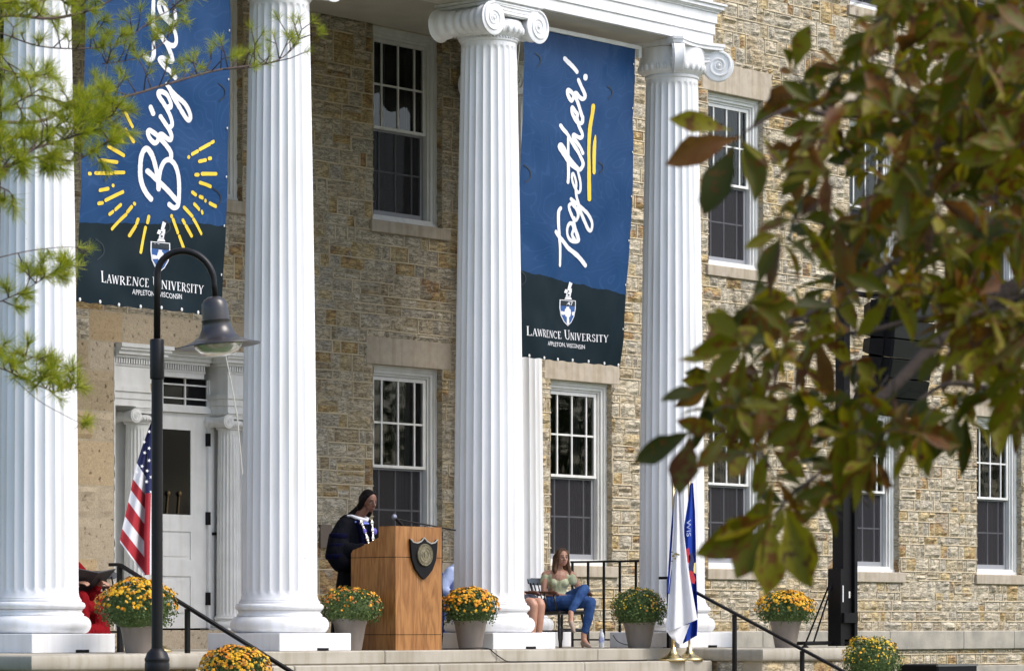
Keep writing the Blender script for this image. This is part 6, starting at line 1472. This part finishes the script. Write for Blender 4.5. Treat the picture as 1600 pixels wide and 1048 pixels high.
pbranch([(-120, 90), (-30, 100), (40, 118), (90, 122)], 10.2, 10.9, .01, .003, 12, (.1, -.2), (10, 40), .085, 50)
pbranch([(-120, 160), (-30, 205), (40, 215), (90, 200), (150, 205)], 9.8, 10.6, .01, .003, 16, (.1, .1), (10, 45), .09, 50)
pbranch([(-120, 20), (-20, 70), (20, 110), (30, 140)], 10.2, 10.6, .01, .003, 8, (.1, .1), (10, 40), .085, 50)
tw_.build('branches', M['twig'], pine, smooth=True); nd.build('needles', M['needle'], pine)

# ------------------------------------------------------------------ horse chestnut at the right, close to the camera
M['cleaf'] = island_mat('chestnut_leaf', [(0, (.035, .042, .003)), (.3, (.12, .115, .003)), (.62, (.25, .21, .004)), (.84, (.12, .11, .012)), (.93, (.16, .065, .006)), (1, (.06, .03, .010))], .5, spec=.25, trans=.42, spots=[(.35, (.12, .036, .005)), (.55, (.18, .08, .008)), (.7, (.05, .02, .006))], sscale=60)
rc = random.Random(23)
ches = empty('chestnut_tree', (0, 0, -1.35), label='chestnut tree with browning autumn leaves filling the right side in front', cat='tree')
tp = ray(2500, 600, 7.6); ches.location = (tp.x, tp.y, -1.35)
mb = MB(); mb.tube([(tp.x, tp.y, -1.4), (tp.x, tp.y + .05, 0), (tp.x + .05, tp.y, 1.6), (tp.x, tp.y, 3.4)], [.24, .2, .17, .09], 14); M['cbark'] = mat('chestnut_bark', (.045, .03, .022), .9, var=.4, vscale=20, bump=.8, bscale=40); mb.build('trunk', M['cbark'], ches, smooth=True)
lf = MB(); br = MB()
def leaflet(base, d, n, L_, droop=.35, wd=.46):
    d = d.normalized(); n = (n - d * n.dot(d)).normalized(); s_ = d.cross(n); vs = []; K = 8; dead = rc.random() < .16; fold = rc.uniform(.9, 1.6) if dead else rc.uniform(.1, .5); droop = droop * (1.8 if dead else 1); wv = rc.random() * 6; tw2 = rc.gauss(0, .35)
    for i in range(K + 1):
        t = i / K; w_ = L_ * wd * .45 * (max(0., math.sin(math.pi * t ** 1.2)) ** 1.05) * (.55 + .6 * t) * (1 + rc.gauss(0, .07)) + (.0008 if i in (0, K) else 0)
        c = base + d * (L_ * t) - Vector((0, 0, 1)) * (droop * L_ * t * t) + n * (.02 * L_ * math.sin(wv + t * 7))
        s2 = Matrix.Rotation(tw2 * t, 3, d) @ s_; n2 = Matrix.Rotation(tw2 * t, 3, d) @ n
        ed = .08 * math.sin(wv * 2 + i * 2.1)
        vs += [c + s2 * w_ * (1 + ed) + n2 * (w_ * fold), c + s2 * w_ * .5 + n2 * w_ * fold * .35, c, c - s2 * w_ * .5 + n2 * w_ * fold * .35, c - s2 * w_ * (1 - ed) + n2 * (w_ * fold)]
    lf.add(vs, [(5 * i + j, 5 * i + j + 1, 5 * i + j + 6, 5 * i + j + 5) for i in range(K) for j in range(4)])
rtc = Vector((SA, -CA, 0)); fwc = Vector((CA, SA, 0)); upc = Vector((0, 0, 1))
def img(dx, dy, df=0.): return (rtc * dx - upc * dy + fwc * df)
def compound(x, y, t, ang, n=5, L_=.125, fan=1.9, flat=.6, droop=.3):
    """palmate leaf: ang = image direction (degrees, 0 right, 90 down) in which the fan points"""
    p = ray(x, y, t); nn = (img(rc.gauss(0, .4), -flat + rc.gauss(0, .3), -1 + flat)).normalized()
    for k in range(n):
        a = R(ang) + (k - (n - 1) / 2) * fan / max(1, n - 1) + rc.gauss(0, .08)
        c = 1 - .32 * abs((k - (n - 1) / 2) / ((n - 1) / 2 + .01))
        d = img(math.cos(a), math.sin(a), rc.gauss(0, .65)); leaflet(p, d, nn + Vector((rc.gauss(0, .3),) * 3), L_ * c * rc.uniform(.85, 1.1), droop * rc.uniform(.4, 1.5))
    q = ray(x - math.cos(R(ang)) * 45, y - math.sin(R(ang)) * 45 - 10, t + rc.gauss(0, .06)); br.tube([q, q.lerp(p, .5) + Vector((0, 0, .01)), p], [.0018, .0016, .0016], 5)
# single leaflets that make the outline at the left edge
def lone(bx, by, tx, ty, t, wd=.42, droop=.05, face=.3):
    a, b = ray(bx, by, t), ray(tx, ty, t - .02); leaflet(a, b - a, img(rc.gauss(0, .2), -face, -1), (b - a).length, droop, wd)
for q in ((1145, 203, 1046, 180, 6.6), (1160, 212, 1040, 250, 6.6, .46), (1150, 220, 1100, 330, 6.6, .5), (1160, 222, 1178, 308, 6.6, .6), (1156, 215, 1205, 265, 6.7, .3), (1170, 205, 1228, 150, 6.8, .5), (1180, 200, 1245, 120, 6.8, .45),
          (1240, 112, 1266, 34, 7.0, .55), (1238, 112, 1218, 112, 7.0, .9), (1236, 105, 1222, 72, 7.0, .5), (1190, 210, 1222, 262, 6.8, .3),
          (1085, 672, 990, 718, 6.3, .42), (1080, 676, 1062, 768, 6.3, .62), (1112, 602, 1032, 622, 6.4, .38), (1120, 560, 1060, 560, 6.4, .4), (1140, 620, 1100, 590, 6.4, .5),
          (1200, 812, 1086, 860, 6.1, .5), (1200, 815, 1150, 900, 6.1, .6), (1205, 815, 1196, 925, 6.1, .62), (1225, 790, 1268, 908, 6.0, .62), (1210, 805, 1115, 835, 6.1, .4), (1235, 780, 1300, 760, 6.1, .4),
          (1250, 655, 1212, 695, 6.3, .7), (1255, 650, 1262, 690, 6.3, .6)): lone(*q)
import itertools
POLY = [(1130, 480), (1200, 420), (1235, 330), (1255, 270), (1215, 215), (1250, 160), (1300, 120), (1345, 60), (1370, 0), (1420, -30), (1640, -30), (1640, 665), (1540, 668), (1470, 655), (1440, 690), (1390, 690), (1350, 760), (1310, 800), (1230, 800), (1200, 740), (1150, 690), (1105, 655), (1110, 600), (1150, 560)]
def inside(x, y):
    c = False
    for i in range(len(POLY)):
        (x1, y1), (x2, y2) = POLY[i], POLY[i - 1]
        if (y1 > y) != (y2 > y) and x < (x2 - x1) * (y - y1) / (y2 - y1) + x1: c = not c
    return c
HOLES = [(1400, 530, 58), (1440, 610, 34), (1330, 590, 24), (1440, 560, 26), (1335, 500, 20), (1235, 440, 55), (1190, 500, 30), (1445, 130, 40), (1335, 200, 30), (1400, 560, 22), (1330, 300, 34), (1500, 305, 26), (1580, 440, 40), (1490, 590, 30), (1300, 560, 30), (1500, 400, 20), (1555, 650, 30), (1250, 720, 34), (1440, 640, 30), (1400, 380, 26), (1350, 450, 40), (1430, 500, 36), (1290, 420, 25), (1590, 200, 24)]
nodes = []
tries = 0
while len(nodes) < 270 and tries < 9000:
    tries += 1; x, y = rc.uniform(1100, 1640), rc.uniform(-30, 800)
    if not inside(x, y): continue
    if any((x - a) ** 2 + (y - b) ** 2 < r * r * 1.15 for a, b, r in HOLES): continue
    md = 19 if x > 1350 else 27
    if any((x - a) ** 2 + (y - b) ** 2 < md * md for a, b, _ in nodes): continue
    nodes.append((x, y, rc.uniform(5.9, 8.2)))
for x, y, t in nodes: compound(x, y, t, rc.gauss(150, 75), rc.choice([4, 5, 5, 6, 7]), rc.uniform(.070, .128), rc.uniform(1.8, 4.2), rc.uniform(.1, .9), rc.uniform(-.05, .4))
def cbranch(pts, t0, t1, r0, r1):
    P = smooth_pts([ray(x, y, t0 + (t1 - t0) * i / (len(pts) - 1)) for i, (x, y) in enumerate(pts)], 6); m = len(P); br.tube(P, [r0 + (r1 - r0) * i / (m - 1) for i in range(m)], 8)
cbranch([(2500, 400), (2000, 430), (1700, 400), (1580, 450), (1470, 530), (1400, 600), (1340, 650), (1260, 690), (1180, 668), (1090, 674)], 7.6, 6.3, .026, .0022)
cbranch([(1340, 650), (1300, 720), (1240, 770), (1205, 810)], 6.8, 6.1, .006, .002)
cbranch([(2500, 150), (2000, 180), (1700, 190), (1560, 170), (1470, 165), (1400, 178), (1300, 180), (1235, 170), (1160, 208)], 7.6, 6.6, .022, .0022)
cbranch([(1300, 180), (1262, 140), (1238, 110)], 6.9, 6.9, .004, .002)
cbranch([(2500, 300), (1900, 330), (1650, 310), (1540, 350), (1420, 400), (1300, 470), (1200, 520), (1130, 555)], 7.6, 6.6, .018, .0022)
cbranch([(1700, 400), (1560, 480), (1430, 500), (1330, 520), (1250, 500), (1160, 540)], 7.4, 6.8, .009, .002)
cbranch([(1580, 120), (1500, 60), (1430, 20), (1390, -20)], 7.5, 7.2, .006, .004); cbranch([(1700, 90), (1640, 20), (1600, -40)], 7.5, 7.4, .011, .007)
cbranch([(1650, 640), (1560, 610), (1480, 600), (1420, 640), (1360, 690)], 7.2, 6.7, .008, .003); cbranch([(1650, 310), (1640, 500), (1640, 650)], 7.4, 7.2, .008, .005)
# crown beyond the frame, so the tree is whole
for i in range(230):
    x, y, t = rc.uniform(1660, 3000), rc.uniform(-700, 700), rc.uniform(6., 9.5); compound(x, y, t, rc.uniform(0, 360), 5, .13, 2.6)
for i in range(14): cbranch([(2500, 300 - i * 30), (2200 + rc.uniform(-100, 500), rc.uniform(-600, 600)), (rc.uniform(1700, 3000), rc.uniform(-700, 700))], 7.6, rc.uniform(6.5, 9), .03, .004)
lf.build('leaves', M['cleaf'], ches, smooth=True); br.build('branches', M['cbark'], ches, smooth=True)

# ------------------------------------------------------------------ the trees across the lawn that the windows mirror
M['tleaf'] = island_mat('lawn_tree_leaf', [(0, (.03, .055, .012)), (.6, (.06, .10, .02)), (1, (.12, .15, .04))], .6, trans=.25)
def lawn_tree(seed, h=14., r=5.5):
    rg = random.Random(seed); o = empty('shade_tree', (0, 0, 0)); mb = MB(); mb.tube([(0, 0, 0), (.1, 0, 2.5), (0, .1, 5), (.1, 0, h * .75)], [.42, .34, .28, .08], 12)
    for k in range(9): a = rg.random() * 6.28; z0 = rg.uniform(3, h * .6); L_ = rg.uniform(2, r * .8); mb.tube([(0, 0, z0), (math.cos(a) * L_ * .5, math.sin(a) * L_ * .5, z0 + L_ * .35), (math.cos(a) * L_, math.sin(a) * L_, z0 + L_ * .9)], [.16, .1, .04], 7)
    mb.build('trunk', M['cbark'], o, smooth=True); lv = MB(); ms = []
    cl = [(Vector((rg.gauss(0, .45) * r, rg.gauss(0, .45) * r, h * .58 + rg.gauss(0, .5) * h * .32)), rg.uniform(.9, 2.1)) for _ in range(46)]
    for c, rr in cl:
        for _ in range(70):
            d = Vector((rg.gauss(0, 1), rg.gauss(0, 1), rg.gauss(0, 1))).normalized(); ms.append(basis(c + d * rr * rg.uniform(.5, 1), d + Vector((rg.gauss(0, .5),) * 3), rg.uniform(.22, .4), rg.random() * 6))
    lv.inst(*LEAF, ms); lv.build('crown', M['tleaf'], o); return o
t1, t2 = lawn_tree(3), lawn_tree(8, 16, 6.2)
spots = [(40, -14), (50, -20), (60, -15), (71, -22), (82, -16), (94, -24), (106, -18), (120, -26), (30, -24), (18, -30), (4, -34), (-12, -30), (-26, -22), (136, -20)]
words = ['broad', 'dense', 'tall', 'rounded', 'leafy', 'spreading', 'full', 'heavy', 'low', 'loose', 'wide', 'bushy', 'shaggy', 'far']
for i, (x, y) in enumerate(spots):
    o = (t1 if i % 2 == 0 else t2) if i < 2 else copy_tree(t1 if i % 2 == 0 else t2)
    o.location = (x, y, -1.35); o.rotation_euler.z = i * 1.3; tag(o, 'dark green shade tree of the row across the lawn, behind the viewer', 'tree', 'shade trees across the lawn')
import OpenImageIO as oiio, numpy as np, sys
b=oiio.ImageBuf('/workdir/render_main.png'); a=b.get_pixels(oiio.UINT8)[:,:,:3]
for q in [(270,300,290,400,'col2'),(480,300,500,400,'col3'),(660,300,680,400,'col4'),(330,200,360,300,'wall dark'),(330,20,360,60,'wall top dark'),(840,560,900,600,'wall right'),(900,600,980,625,'wall right low'),(700,20,780,60,'wall top r'),(380,500,430,530,'win'),(590,0,640,15,'entab'),(600,100,630,160,'banner'),(560,335,600,345,'bandark'),(500,655,600,658,'step'),(170,560,185,600,'door'),(150,500,156,520,'pole'),(20,300,40,400,'col1'),(570,455,585,500,'winB')]:
    x0,y0,x1,y1,n=q; print(n,a[y0:y1,x0:x1].reshape(-1,3).mean(0).round())
